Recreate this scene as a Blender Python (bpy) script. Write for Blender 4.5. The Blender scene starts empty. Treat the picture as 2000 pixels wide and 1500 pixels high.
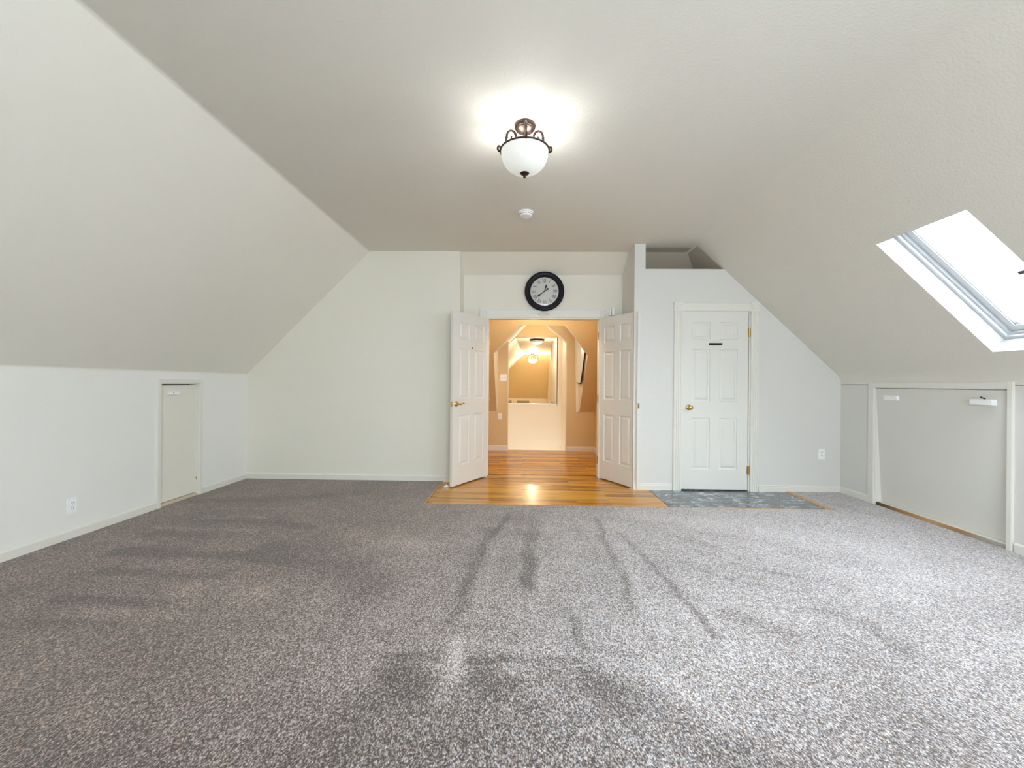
import bpy, bmesh, math, random
from mathutils import Vector, Matrix, noise
random.seed(4)
C = bpy.context.scene.collection
SC = bpy.context.scene
PI = math.pi
R = math.radians

# ------------------------------------------------------------------ room measurements (metres)
H = 1.20                     # eye height
XL, XR = -3.39, 3.58         # knee walls
ZK = 1.29                    # top of knee walls
CL, CR, ZC = -1.88, 1.965, 2.80   # flat ceiling edges and height
YA = 5.08                    # back wall, left portion
YB = 4.82                    # closet wall, right portion
YR = 5.40                    # recessed wall with the double doors
YREAR = -1.7                 # wall behind the camera
YH = 7.53                    # far knee wall of the hall
YS = 8.50                    # far side of the stairwell

# ------------------------------------------------------------------ materials
def nodes_of(m):
    m.use_nodes = True
    return m.node_tree.nodes, m.node_tree.links
def mat(name, col, rough=0.5, metal=0.0, bump=0.0, bscale=60.0, var=0.0, vscale=3.0, spec=0.5, coat=0.0, emit=None, estr=0.0, detail=3.0):
    m = bpy.data.materials.new(name)
    N, L = nodes_of(m)
    b = N['Principled BSDF']
    b.inputs['Base Color'].default_value = (*col, 1)
    b.inputs['Roughness'].default_value = rough
    b.inputs['Metallic'].default_value = metal
    b.inputs['Specular IOR Level'].default_value = spec
    b.inputs['Coat Weight'].default_value = coat
    if emit:
        b.inputs['Emission Color'].default_value = (*emit, 1)
        b.inputs['Emission Strength'].default_value = estr
    tc = N.new('ShaderNodeTexCoord')
    if var > 0:
        n = N.new('ShaderNodeTexNoise'); n.inputs['Scale'].default_value = vscale; n.inputs['Detail'].default_value = 3
        L.new(tc.outputs['Object'], n.inputs['Vector'])
        mx = N.new('ShaderNodeMix'); mx.data_type = 'RGBA'
        mx.inputs[6].default_value = (*[c * (1 - var) for c in col], 1)
        mx.inputs[7].default_value = (*[min(1, c * (1 + var)) for c in col], 1)
        L.new(n.outputs['Fac'], mx.inputs[0]); L.new(mx.outputs[2], b.inputs['Base Color'])
    if bump > 0:
        n2 = N.new('ShaderNodeTexNoise'); n2.inputs['Scale'].default_value = bscale; n2.inputs['Detail'].default_value = detail
        L.new(tc.outputs['Object'], n2.inputs['Vector'])
        bp = N.new('ShaderNodeBump'); bp.inputs['Strength'].default_value = bump; bp.inputs['Distance'].default_value = 0.004
        L.new(n2.outputs['Fac'], bp.inputs['Height']); L.new(bp.outputs['Normal'], b.inputs['Normal'])
    return m

M = {}
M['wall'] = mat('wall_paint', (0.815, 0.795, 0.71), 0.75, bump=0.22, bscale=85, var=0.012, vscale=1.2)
M['wall_cool'] = mat('cool_wall_paint_dimmed', (0.74, 0.735, 0.71), 0.75, bump=0.22, bscale=85, var=0.012, vscale=1.2)  # darker copy of the wall paint, offsets strong rear window light
M['panel'] = mat('panel_paint', (0.735, 0.73, 0.685), 0.5, bump=0.08, bscale=40, var=0.01, vscale=2)
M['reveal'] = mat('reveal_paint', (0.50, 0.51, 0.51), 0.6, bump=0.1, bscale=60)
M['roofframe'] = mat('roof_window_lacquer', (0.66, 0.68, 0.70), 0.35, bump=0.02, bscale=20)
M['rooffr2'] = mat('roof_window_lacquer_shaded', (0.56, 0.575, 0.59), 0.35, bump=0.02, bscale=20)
M['wall_left'] = mat('wall_paint_lit_left', (0.86, 0.86, 0.83), 0.75, bump=0.2, bscale=85, var=0.01, vscale=1.2)  # lighter copy of the wall paint, extra daylight put into the colour
M['slope_left'] = mat('ceiling_paint_lit_left', (0.86, 0.84, 0.765), 0.78, bump=0.3, bscale=75, var=0.012, vscale=1.2)  # lighter copy of the ceiling paint, skylight brightness painted in
M['pocket'] = mat('pocket_shade_paint', (0.50, 0.45, 0.37), 0.85, bump=0.2, bscale=85, var=0.05, vscale=4)  # darkened paint standing for the shade inside the loft pocket
M['ceiling'] = mat('ceiling_paint', (0.77, 0.75, 0.68), 0.8, bump=0.45, bscale=70, var=0.012, vscale=1.2)
M['trim'] = mat('trim_paint', (0.80, 0.79, 0.735), 0.42, bump=0.05, bscale=30)
M['door'] = mat('door_paint', (0.79, 0.785, 0.745), 0.38, bump=0.06, bscale=40)
M['plastic'] = mat('white_plastic', (0.94, 0.95, 0.96), 0.35)
M['slot'] = mat('dark_slot', (0.08, 0.08, 0.09), 0.6)
M['brass'] = mat('brass', (0.62, 0.43, 0.14), 0.25, metal=1.0, var=0.2, vscale=60)
M['bronze'] = mat('bronze', (0.045, 0.026, 0.018), 0.33, metal=0.6, var=0.4, vscale=40)
M['nail'] = mat('dark_nail', (0.05, 0.045, 0.04), 0.5, metal=0.8)
M['tan'] = mat('tan_paint', (0.70, 0.545, 0.31), 0.7, bump=0.2, bscale=90, var=0.02, vscale=2)
M['cream'] = mat('cream_paint', (0.86, 0.80, 0.70), 0.6, bump=0.1, bscale=90)
M['black'] = mat('black_rim', (0.006, 0.005, 0.009), 0.38, spec=0.25, var=0.3, vscale=20)
M['dial'] = mat('clock_dial', (0.68, 0.65, 0.62), 0.5, var=0.06, vscale=9)
M['ink'] = mat('clock_ink', (0.10, 0.09, 0.09), 0.6)
M['hand'] = mat('clock_hand', (0.01, 0.01, 0.01), 0.4)
M['frame'] = mat('window_lacquer', (0.86, 0.88, 0.90), 0.3)
M['gasket'] = mat('grey_gasket', (0.08, 0.10, 0.12), 0.5)
M['oak'] = mat('oak_edging', (0.52, 0.30, 0.11), 0.35, var=0.35, vscale=22)
M['rubber'] = mat('pale_stop', (0.72, 0.78, 0.84), 0.35)
M['vent'] = mat('vent_metal', (0.42, 0.34, 0.24), 0.5)
M['worn'] = mat('worn_sill', (0.62, 0.55, 0.42), 0.6, var=0.25, vscale=18)

def glass_bowl_mat():
    m = bpy.data.materials.new('frosted_glass'); N, L = nodes_of(m)
    N.clear()
    out = N.new('ShaderNodeOutputMaterial')
    d = N.new('ShaderNodeBsdfDiffuse'); d.inputs['Color'].default_value = (0.60, 0.615, 0.59, 1)
    t = N.new('ShaderNodeBsdfTranslucent'); t.inputs['Color'].default_value = (0.95, 0.95, 0.92, 1)
    g = N.new('ShaderNodeBsdfGlossy'); g.inputs['Roughness'].default_value = 0.2
    e = N.new('ShaderNodeEmission'); e.inputs['Color'].default_value = (1, 0.985, 0.94, 1)
    tc = N.new('ShaderNodeTexCoord'); n = N.new('ShaderNodeTexNoise'); n.inputs['Scale'].default_value = 6
    L.new(tc.outputs['Object'], n.inputs['Vector'])
    mr = N.new('ShaderNodeMapRange'); mr.inputs['To Min'].default_value = 0.10; mr.inputs['To Max'].default_value = 0.2
    L.new(n.outputs['Fac'], mr.inputs['Value']); L.new(mr.outputs['Result'], e.inputs['Strength'])
    a = N.new('ShaderNodeMixShader'); a.inputs[0].default_value = 0.025
    L.new(d.outputs[0], a.inputs[1]); L.new(t.outputs[0], a.inputs[2])
    b = N.new('ShaderNodeMixShader'); b.inputs[0].default_value = 0.05
    L.new(a.outputs[0], b.inputs[1]); L.new(g.outputs[0], b.inputs[2])
    c = N.new('ShaderNodeAddShader'); L.new(b.outputs[0], c.inputs[0]); L.new(e.outputs[0], c.inputs[1])
    L.new(c.outputs[0], out.inputs['Surface'])
    return m
M['bowl'] = glass_bowl_mat()

def pane_mat():
    m = bpy.data.materials.new('window_glass'); N, L = nodes_of(m); N.clear()
    out = N.new('ShaderNodeOutputMaterial')
    t = N.new('ShaderNodeBsdfTransparent'); t.inputs['Color'].default_value = (0.96, 0.98, 0.98, 1)
    g = N.new('ShaderNodeBsdfGlossy'); g.inputs['Roughness'].default_value = 0.02
    lw = N.new('ShaderNodeLayerWeight'); lw.inputs['Blend'].default_value = 0.5
    pw = N.new('ShaderNodeMath'); pw.operation = 'POWER'; pw.inputs[1].default_value = 5; L.new(lw.outputs['Facing'], pw.inputs[0])
    ma = N.new('ShaderNodeMath'); ma.operation = 'MULTIPLY_ADD'; ma.inputs[1].default_value = 0.5; ma.inputs[2].default_value = 0.03; L.new(pw.outputs[0], ma.inputs[0])
    mx = N.new('ShaderNodeMixShader'); L.new(ma.outputs[0], mx.inputs[0])
    L.new(t.outputs[0], mx.inputs[1]); L.new(g.outputs[0], mx.inputs[2]); L.new(mx.outputs[0], out.inputs['Surface'])
    return m
M['pane'] = pane_mat()

def carpet_mat():
    m = bpy.data.materials.new('grey_cut_pile_carpet'); N, L = nodes_of(m)
    b = N['Principled BSDF']; b.inputs['Roughness'].default_value = 0.95; b.inputs['Specular IOR Level'].default_value = 0.15
    b.inputs['Sheen Weight'].default_value = 0.35; b.inputs['Sheen Roughness'].default_value = 0.5
    tc = N.new('ShaderNodeTexCoord')
    mp = N.new('ShaderNodeMapping'); mp.inputs['Rotation'].default_value = (0, 0, 0.6); mp.inputs['Scale'].default_value = (1.0, 0.62, 1)
    L.new(tc.outputs['Object'], mp.inputs['Vector'])
    n1 = N.new('ShaderNodeTexNoise'); n1.inputs['Scale'].default_value = 190; n1.inputs['Detail'].default_value = 2.0; n1.inputs['Roughness'].default_value = 0.6
    L.new(mp.outputs['Vector'], n1.inputs['Vector'])
    v = N.new('ShaderNodeTexNoise'); v.inputs['Scale'].default_value = 75; v.inputs['Detail'].default_value = 1
    L.new(tc.outputs['Object'], v.inputs['Vector'])
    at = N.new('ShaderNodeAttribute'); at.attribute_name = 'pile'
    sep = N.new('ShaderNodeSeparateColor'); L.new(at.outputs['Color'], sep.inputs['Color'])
    # tuft value = fine noise + a little coarse noise, shifted by pile marks and painted daylight
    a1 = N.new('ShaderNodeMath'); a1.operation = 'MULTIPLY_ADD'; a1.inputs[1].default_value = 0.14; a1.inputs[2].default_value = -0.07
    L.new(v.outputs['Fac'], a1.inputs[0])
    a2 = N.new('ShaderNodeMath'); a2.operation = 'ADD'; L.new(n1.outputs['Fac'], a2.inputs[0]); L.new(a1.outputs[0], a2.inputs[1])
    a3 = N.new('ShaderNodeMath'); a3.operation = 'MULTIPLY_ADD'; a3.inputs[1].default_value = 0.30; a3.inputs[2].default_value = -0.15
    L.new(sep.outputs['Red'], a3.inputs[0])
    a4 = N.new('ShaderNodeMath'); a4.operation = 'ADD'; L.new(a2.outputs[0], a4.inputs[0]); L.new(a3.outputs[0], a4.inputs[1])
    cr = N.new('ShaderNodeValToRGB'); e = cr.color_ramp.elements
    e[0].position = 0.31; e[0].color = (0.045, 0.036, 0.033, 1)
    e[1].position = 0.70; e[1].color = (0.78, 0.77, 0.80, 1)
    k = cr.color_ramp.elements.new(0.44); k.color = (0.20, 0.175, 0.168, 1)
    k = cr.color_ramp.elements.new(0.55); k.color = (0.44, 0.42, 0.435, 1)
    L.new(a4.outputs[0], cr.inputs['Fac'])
    # warm/cool fibre flecks
    n3 = N.new('ShaderNodeTexNoise'); n3.inputs['Scale'].default_value = 48; n3.inputs['Detail'].default_value = 2
    L.new(tc.outputs['Object'], n3.inputs['Vector'])
    cr2 = N.new('ShaderNodeValToRGB'); e = cr2.color_ramp.elements
    e[0].position = 0.35; e[0].color = (0.97, 0.98, 1.0, 1); e[1].position = 0.72; e[1].color = (1.0, 0.90, 0.82, 1)
    L.new(n3.outputs['Fac'], cr2.inputs['Fac'])
    mx = N.new('ShaderNodeMix'); mx.data_type = 'RGBA'; mx.blend_type = 'MULTIPLY'; mx.inputs[0].default_value = 1
    L.new(cr.outputs['Color'], mx.inputs[6]); L.new(cr2.outputs['Color'], mx.inputs[7])
    # brown cast toward the left: pile lean and weaker daylight painted together (green channel of the attribute)
    mb = N.new('ShaderNodeMix'); mb.data_type = 'RGBA'; mb.blend_type = 'MULTIPLY'
    mb.inputs[7].default_value = (0.99, 0.82, 0.69, 1)
    L.new(sep.outputs['Green'], mb.inputs[0]); L.new(mx.outputs[2], mb.inputs[6])
    L.new(mb.outputs[2], b.inputs['Base Color'])
    bp = N.new('ShaderNodeBump'); bp.inputs['Strength'].default_value = 0.8; bp.inputs['Distance'].default_value = 0.006
    L.new(n1.outputs['Fac'], bp.inputs['Height']); L.new(bp.outputs['Normal'], b.inputs['Normal'])
    return m
M['carpet'] = carpet_mat()

def wood_mat():
    m = bpy.data.materials.new('oak_strip_flooring'); N, L = nodes_of(m)
    b = N['Principled BSDF']; b.inputs['Roughness'].default_value = 0.24; b.inputs['Coat Weight'].default_value = 0.15; b.inputs['Specular IOR Level'].default_value = 0.4; b.inputs['Coat Roughness'].default_value = 0.12
    tc = N.new('ShaderNodeTexCoord')
    br = N.new('ShaderNodeTexBrick')
    br.inputs['Scale'].default_value = 1.0; br.inputs['Brick Width'].default_value = 0.9; br.inputs['Row Height'].default_value = 0.057
    br.inputs['Mortar Size'].default_value = 0.0008; br.inputs['Color1'].default_value = (0, 0, 0, 1); br.inputs['Color2'].default_value = (1, 1, 1, 1)
    br.inputs['Mortar'].default_value = (0.3, 0.3, 0.3, 1); br.offset = 0.37; br.offset_frequency = 3; br.inputs['Bias'].default_value = 0.0
    L.new(tc.outputs['Object'], br.inputs['Vector'])
    mp = N.new('ShaderNodeMapping'); mp.inputs['Scale'].default_value = (0.7, 30, 1); L.new(tc.outputs['Object'], mp.inputs['Vector'])
    n = N.new('ShaderNodeTexNoise'); n.inputs['Scale'].default_value = 2.2; n.inputs['Detail'].default_value = 6; n.inputs['Distortion'].default_value = 0.6
    L.new(mp.outputs['Vector'], n.inputs['Vector'])
    ad = N.new('ShaderNodeMath'); ad.operation = 'MULTIPLY_ADD'; ad.inputs[1].default_value = 0.34
    sepc = N.new('ShaderNodeSeparateColor'); L.new(br.outputs['Color'], sepc.inputs['Color'])
    L.new(sepc.outputs['Red'], ad.inputs[0]); L.new(n.outputs['Fac'], ad.inputs[2])
    cr = N.new('ShaderNodeValToRGB'); e = cr.color_ramp.elements
    e[0].position = 0.34; e[0].color = (0.12, 0.045, 0.010, 1)
    e[1].position = 0.95; e[1].color = (0.76, 0.40, 0.055, 1)
    k = cr.color_ramp.elements.new(0.52); k.color = (0.30, 0.115, 0.012, 1)
    k = cr.color_ramp.elements.new(0.68); k.color = (0.56, 0.25, 0.022, 1)
    L.new(ad.outputs[0], cr.inputs['Fac']); L.new(cr.outputs['Color'], b.inputs['Base Color'])
    bp = N.new('ShaderNodeBump'); bp.inputs['Strength'].default_value = 0.12; bp.inputs['Distance'].default_value = 0.001
    L.new(n.outputs['Fac'], bp.inputs['Height']); L.new(bp.outputs['Normal'], b.inputs['Normal'])
    return m
M['wood'] = wood_mat()

def marble_mat():
    m = bpy.data.materials.new('grey_veined_marble'); N, L = nodes_of(m)
    b = N['Principled BSDF']; b.inputs['Roughness'].default_value = 0.08
    tc = N.new('ShaderNodeTexCoord')
    mp = N.new('ShaderNodeMapping'); mp.inputs['Rotation'].default_value = (0, 0, 0.5); mp.inputs['Scale'].default_value = (1, 2.3, 1)
    L.new(tc.outputs['Object'], mp.inputs['Vector'])
    n = N.new('ShaderNodeTexNoise'); n.inputs['Scale'].default_value = 5; n.inputs['Detail'].default_value = 7; n.inputs['Distortion'].default_value = 1.6
    L.new(mp.outputs['Vector'], n.inputs['Vector'])
    cr = N.new('ShaderNodeValToRGB'); e = cr.color_ramp.elements
    e[0].position = 0.30; e[0].color = (0.03, 0.037, 0.045, 1); e[1].position = 0.575; e[1].color = (0.17, 0.20, 0.235, 1)
    k = cr.color_ramp.elements.new(0.61); k.color = (0.62, 0.64, 0.66, 1)
    k = cr.color_ramp.elements.new(0.65); k.color = (0.17, 0.22, 0.26, 1)
    k = cr.color_ramp.elements.new(0.49); k.color = (0.13, 0.15, 0.18, 1)
    k = cr.color_ramp.elements.new(0.503); k.color = (0.42, 0.45, 0.48, 1)
    k = cr.color_ramp.elements.new(0.515); k.color = (0.13, 0.15, 0.18, 1)
    L.new(n.outputs['Fac'], cr.inputs['Fac'])
    br = N.new('ShaderNodeTexBrick'); br.offset = 0.0
    br.inputs['Scale'].default_value = 1; br.inputs['Brick Width'].default_value = 0.305; br.inputs['Row Height'].default_value = 0.305
    br.inputs['Mortar Size'].default_value = 0.0015; br.inputs['Color1'].default_value = (1, 1, 1, 1); br.inputs['Color2'].default_value = (0.86, 0.86, 0.86, 1)
    br.inputs['Mortar'].default_value = (0.55, 0.55, 0.55, 1)
    L.new(tc.outputs['Object'], br.inputs['Vector'])
    mx = N.new('ShaderNodeMix'); mx.data_type = 'RGBA'; mx.blend_type = 'MULTIPLY'; mx.inputs[0].default_value = 1
    L.new(cr.outputs['Color'], mx.inputs[6]); L.new(br.outputs['Color'], mx.inputs[7]); L.new(mx.outputs[2], b.inputs['Base Color'])
    return m
M['marble'] = marble_mat()

# ------------------------------------------------------------------ mesh helpers
def link(name, me, m=None, parent=None):
    o = bpy.data.objects.new(name, me); C.objects.link(o)
    if m is not None: me.materials.append(m)
    if parent is not None: o.parent = parent
    return o
def obj(name, bm, m=None, parent=None, smooth=False, ang=35):
    bmesh.ops.remove_doubles(bm, verts=bm.verts, dist=1e-6)
    bmesh.ops.recalc_face_normals(bm, faces=bm.faces)
    me = bpy.data.meshes.new(name); bm.to_mesh(me); bm.free()
    if smooth:
        for p in me.polygons: p.use_smooth = True
        me.set_sharp_from_angle(angle=R(ang))
    return link(name, me, m, parent)
def box(bm, x0, x1, y0, y1, z0, z1, bev=0.0, mtx=None):
    r = bmesh.ops.create_cube(bm, size=1)
    vs = r['verts']
    for v in vs:
        v.co = Vector(((x0 + x1) / 2 + v.co.x * (x1 - x0), (y0 + y1) / 2 + v.co.y * (y1 - y0), (z0 + z1) / 2 + v.co.z * (z1 - z0)))
    if bev > 0:
        es = list({e for v in vs for e in v.link_edges})
        g = bmesh.ops.bevel(bm, geom=es, offset=bev, segments=2, affect='EDGES', profile=0.5)
        vs = list({v for f in g['faces'] for v in f.verts} | {v for v in vs if v.is_valid})
    if mtx is not None:
        for v in vs: v.co = mtx @ v.co
    return vs
def prism(bm, pts, d):
    """pts: list of 3-D points (planar), extruded by vector d; closed solid"""
    a = [bm.verts.new(p) for p in pts]; d = Vector(d)
    b = [bm.verts.new(Vector(p) + d) for p in pts]
    bm.faces.new(a); bm.faces.new(list(reversed(b)))
    n = len(pts)
    for i in range(n): bm.faces.new((a[i], a[(i + 1) % n], b[(i + 1) % n], b[i]))
def lathe(bm, prof, seg=32, mtx=None, cap=True):
    rings = []
    for r, z in prof:
        if r < 1e-6: rings.append([bm.verts.new((0, 0, z))])
        else: rings.append([bm.verts.new((r * math.cos(2 * PI * i / seg), r * math.sin(2 * PI * i / seg), z)) for i in range(seg)])
    for a, b in zip(rings, rings[1:]):
        for i in range(seg):
            j = (i + 1) % seg
            if len(a) == 1 and len(b) == 1: continue
            if len(a) == 1: bm.faces.new((a[0], b[i], b[j]))
            elif len(b) == 1: bm.faces.new((a[i], a[j], b[0]))
            else: bm.faces.new((a[i], a[j], b[j], b[i]))
    if mtx is not None:
        for rg in rings:
            for v in rg: v.co = mtx @ v.co
def tube(bm, pts, rad, seg=10, closed=False, cap=True):
    pts = [Vector(p) for p in pts]; n = len(pts); rings = []
    up = None
    for i, p in enumerate(pts):
        if closed: t = (pts[(i + 1) % n] - pts[i - 1]).normalized()
        else: t = (pts[min(i + 1, n - 1)] - pts[max(i - 1, 0)]).normalized()
        if up is None:
            up = t.orthogonal().normalized()
        else:
            up = (up - t * up.dot(t)).normalized()
        s = t.cross(up)
        r = rad[i] if isinstance(rad, (list, tuple)) else rad
        rings.append([bm.verts.new(p + (up * math.cos(2 * PI * k / seg) + s * math.sin(2 * PI * k / seg)) * r) for k in range(seg)])
    rng = range(n) if closed else range(n - 1)
    for i in rng:
        a, b = rings[i], rings[(i + 1) % n]
        for k in range(seg):
            bm.faces.new((a[k], a[(k + 1) % seg], b[(k + 1) % seg], b[k]))
    if not closed and cap:
        bm.faces.new(rings[0]); bm.faces.new(list(reversed(rings[-1])))
def tag(o, label=None, cat=None, group=None, kind=None):
    if label: o['label'] = label
    if cat: o['category'] = cat
    if group: o['group'] = group
    if kind: o['kind'] = kind
    return o
def empty(name, loc=(0, 0, 0), rz=0.0):
    o = bpy.data.objects.new(name, None); C.objects.link(o)
    o.location = loc; o.rotation_euler = (0, 0, rz); o.empty_display_size = 0.1
    return o
def struct(name, bm, m, label, cat, smooth=False, ang=35):
    return tag(obj(name, bm, m, None, smooth, ang), label, cat, kind='structure')
def copy_tree(o, parent=None):
    c = o.copy(); C.objects.link(c); c.parent = parent
    for ch in list(o.children): copy_tree(ch, c)
    return c
def sweep(bm, path, prof, ax_out, ax_in):
    pass

# ------------------------------------------------------------------ shell: main room
# ceiling with both roof slopes, softened folds; hole for the skylight
def fillet(p0, p1, p2, r, n=5):
    p0, p1, p2 = Vector(p0), Vector(p1), Vector(p2)
    a = (p0 - p1).normalized(); b = (p2 - p1).normalized()
    out = []
    for i in range(n + 1):
        t = i / n
        q = (p1 + a * r) * (1 - t) ** 2 + p1 * 2 * t * (1 - t) + (p1 + b * r) * t ** 2
        out.append(tuple(q))
    return [tuple(p1 + a * (r + .004))] + out + [tuple(p1 + b * (r + .004))]
SKY_Y0, SKY_Y1 = 2.51, 3.13
kn = Vector((XR, ZK)); ce = Vector((CR, ZC)); sd = (ce - kn).normalized()
SL = (ce - kn).length
def on_slope(u, out=0.0):
    """point on the right slope: u up from the knee line, 'out' metres above the ceiling surface"""
    p = kn + sd * u; nrm = Vector((-sd.y * -1, sd.x * -1))  # outward normal
    nrm = Vector((sd.y, -sd.x))
    return Vector((p.x + nrm.x * out, 0, p.y + nrm.y * out))
U0, U1 = 0.245, 1.385
prof = fillet((XL, 0), (XL, ZK), (CL, ZC), 0.012) + fillet((XL, ZK), (CL, ZC), (CR, ZC), 0.015)
prof += list(reversed(fillet(tuple(kn), tuple(ce), (CL, ZC), 0.06)))
qa, qb = on_slope(U1), on_slope(U0)
prof += [(qa.x, qa.z), (qb.x, qb.z)]
prof[0] = (XL + .001, prof[0][1]); prof[1] = (XL + .001, prof[1][1])
hole_seg = len(prof) - 2
prof += list(reversed(fillet((XR, 0), (XR, ZK), tuple(ce), 0.07))) + [(XR, ZK - 0.02)]
ys = [YREAR, -0.45, 1.25, SKY_Y0, SKY_Y1, 5.50]
bm = bmesh.new()
grid = [[bm.verts.new((x, y, z)) for x, z in prof] for y in ys]
for j in range(len(ys) - 1):
    for i in range(len(prof) - 1):
        if i == hole_seg and j in (1, 3): continue
        if j == 4 and CL < prof[i][0] < CR - 0.07 and CL < prof[i + 1][0] < CR - 0.07 and False: continue
        bm.faces.new((grid[j][i], grid[j][i + 1], grid[j + 1][i + 1], grid[j + 1][i]))
ceil = struct('ceiling', bm, M['ceiling'], 'off-white textured ceiling folding into sloped sides over the carpeted room', 'ceiling', smooth=True, ang=50)
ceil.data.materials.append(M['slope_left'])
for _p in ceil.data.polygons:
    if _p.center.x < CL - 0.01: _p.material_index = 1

# knee walls
AL0, AL1, ALZ = 3.845, 4.312, 1.172   # left access opening
bm = bmesh.new()
box(bm, XL - 0.10, XL, YREAR, AL0, 0, ZK + 0.02); box(bm, XL - 0.10, XL, AL1, YA + 0.02, 0, ZK + 0.02)
box(bm, XL - 0.10, XL, AL0, AL1, ALZ, ZK + 0.02)
box(bm, XL - 0.30, XL - 0.29, AL0 - .1, AL1 + .1, 0, ZK)
struct('wall_left', bm, M['wall_left'], 'low white knee wall on the left with a small access door', 'wall')
AR0, AR1, ARZ = 3.185, 4.358, 1.192
bm = bmesh.new()
box(bm, XR, XR + 0.10, YREAR, AR0, 0, ZK + 0.02); box(bm, XR, XR + 0.10, AR1, YB + 0.7, 0, ZK + 0.02)
box(bm, XR, XR + 0.10, AR0, AR1, ARZ, ZK + 0.02)
box(bm, XR + 0.25, XR + 0.26, AR0 - .1, AR1 + .1, 0, ZK)
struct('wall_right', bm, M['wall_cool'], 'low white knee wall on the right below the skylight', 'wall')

# back wall, left portion (with its short return into the recess)
def slope_z_left(x): return ZK + (x - XL) * (ZC - ZK) / (CL - XL)
def slope_z_right(x): return ZK + (XR - x) * (ZC - ZK) / (XR - CR)
bm = bmesh.new()
XQ = -0.768
prism(bm, [(XL - 0.02, YA, 0), (XQ, YA, 0), (XQ, YA, ZC + 0.01), (CL, YA, ZC + 0.01), (XL - 0.02, YA, ZK)], (0, YR + 0.1 - YA, 0))
struct('wall_back', bm, M['wall'], 'tall white back wall left of the double doors', 'wall')

# recessed wall with the wide doorway; its upper strip leans forward to the ceiling
DX0, DX1, DZ = -0.462, 0.982, 2.045
bm = bmesh.new()
XP = 1.264
T = 0.11
prism(bm, [(XQ - 0.02, YR, 0), (DX0, YR, 0), (DX0, YR, DZ), (DX1, YR, DZ), (DX1, YR, 0), (2.3, YR, 0), (2.3, YR, 2.595), (XQ - 0.02, YR, 2.595)], (0, T, 0))
prism(bm, [(XQ - 0.02, YR, 2.595), (XQ - 0.02, YR + T, 2.595), (XQ - 0.02, YR + T, 2.84), (XQ - 0.02, 5.10, 2.84), (XQ - 0.02, 5.10, 2.80)], (3.3, 0, 0))
struct('wall_recess', bm, M['wall'], 'recessed white wall above the double doorway carrying the clock', 'wall')

# closet wall, with door opening and the open loft pocket at its top
KX0, KX1, KZ = 1.795, 2.566, 2.032    # closet door opening
PX, PZ = 1.387, 2.517                 # pocket lower left corner
bm = bmesh.new()
zx = lambda x: slope_z_right(x) + 0.004
xp = XR - (PZ - ZK) * (XR - CR) / (ZC - ZK)
prism(bm, [(XP, YB, 0), (KX0, YB, 0), (KX0, YB, KZ), (KX1, YB, KZ), (KX1, YB, 0), (XR + 0.02, YB, 0), (XR + 0.02, YB, ZK), (xp + .01, YB, PZ), (PX, YB, PZ), (PX, YB, ZC + 0.01), (XP, YB, ZC + 0.01)], (0, 0.11, 0))
prism(bm, [(XP, YB + 0.11, 0), (XP + 0.11, YB + 0.11, 0), (XP + 0.11, YB + 0.11, ZC + 0.01), (XP, YB + 0.11, ZC + 0.01)], (0, YR - YB - 0.09, 0))
prism(bm, [(XP + 0.1, YB + 0.1, PZ - 0.09), (3.0, YB + 0.1, PZ - 0.09), (3.0, YB + 0.1, PZ - 0.03), (XP + 0.1, YB + 0.1, PZ - 0.03)], (0, 0.6, 0))
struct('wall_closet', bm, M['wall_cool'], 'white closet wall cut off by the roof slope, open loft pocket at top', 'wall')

bm = bmesh.new()  # thin dark sheets over slope, back and ceiling paint in the pocket shade
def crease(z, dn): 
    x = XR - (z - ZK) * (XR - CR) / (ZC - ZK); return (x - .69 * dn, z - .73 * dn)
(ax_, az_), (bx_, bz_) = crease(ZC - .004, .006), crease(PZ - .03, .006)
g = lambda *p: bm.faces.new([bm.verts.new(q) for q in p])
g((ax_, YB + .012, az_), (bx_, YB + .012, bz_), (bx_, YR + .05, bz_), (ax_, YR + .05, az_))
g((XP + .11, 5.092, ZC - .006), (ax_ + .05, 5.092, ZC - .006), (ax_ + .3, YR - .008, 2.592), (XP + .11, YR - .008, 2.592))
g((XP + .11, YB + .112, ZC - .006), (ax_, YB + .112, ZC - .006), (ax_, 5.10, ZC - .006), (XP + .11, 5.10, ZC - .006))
struct('pocket_shade', bm, M['pocket'], 'dark sheets painting in the shade of the loft pocket above the closet', 'wall')

# wall behind the camera: gable with a wide window opening
bm = bmesh.new()
WX0, WX1, WZ0, WZ1 = -0.2, 2.0, 0.85, 2.15
o1 = [(XL - .05, YREAR, -0.05), (XR + .05, YREAR, -0.05), (XR + .05, YREAR, ZK), (CR, YREAR, ZC + .02), (CL, YREAR, ZC + .02), (XL - .05, YREAR, ZK)]
prism(bm, [o1[0], (WX0, YREAR, -0.05), (WX0, YREAR, ZC + .02), o1[4], o1[5]], (0, -0.12, 0))
prism(bm, [(WX0, YREAR, -0.05), (WX1, YREAR, -0.05), (WX1, YREAR, WZ0), (WX0, YREAR, WZ0)], (0, -0.12, 0))
prism(bm, [(WX0, YREAR, WZ1), (WX1, YREAR, WZ1), (WX1, YREAR, ZC + .02), (WX0, YREAR, ZC + .02)], (0, -0.12, 0))
prism(bm, [(WX1, YREAR, -0.05), o1[1], o1[2], (WX1, YREAR, slope_z_right(WX1) + .03)], (0, -0.12, 0))
struct('wall_rear', bm, M['wall'], 'white gable wall behind the viewpoint with a wide window opening', 'wall')
w2 = tag(empty('window_2', ((WX0 + WX1) / 2, YREAR - 0.06, WZ0)), 'wide white framed window in the rear gable wall', 'window', kind='structure')
bm = bmesh.new(); hw = (WX1 - WX0) / 2; hz = WZ1 - WZ0
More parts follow.
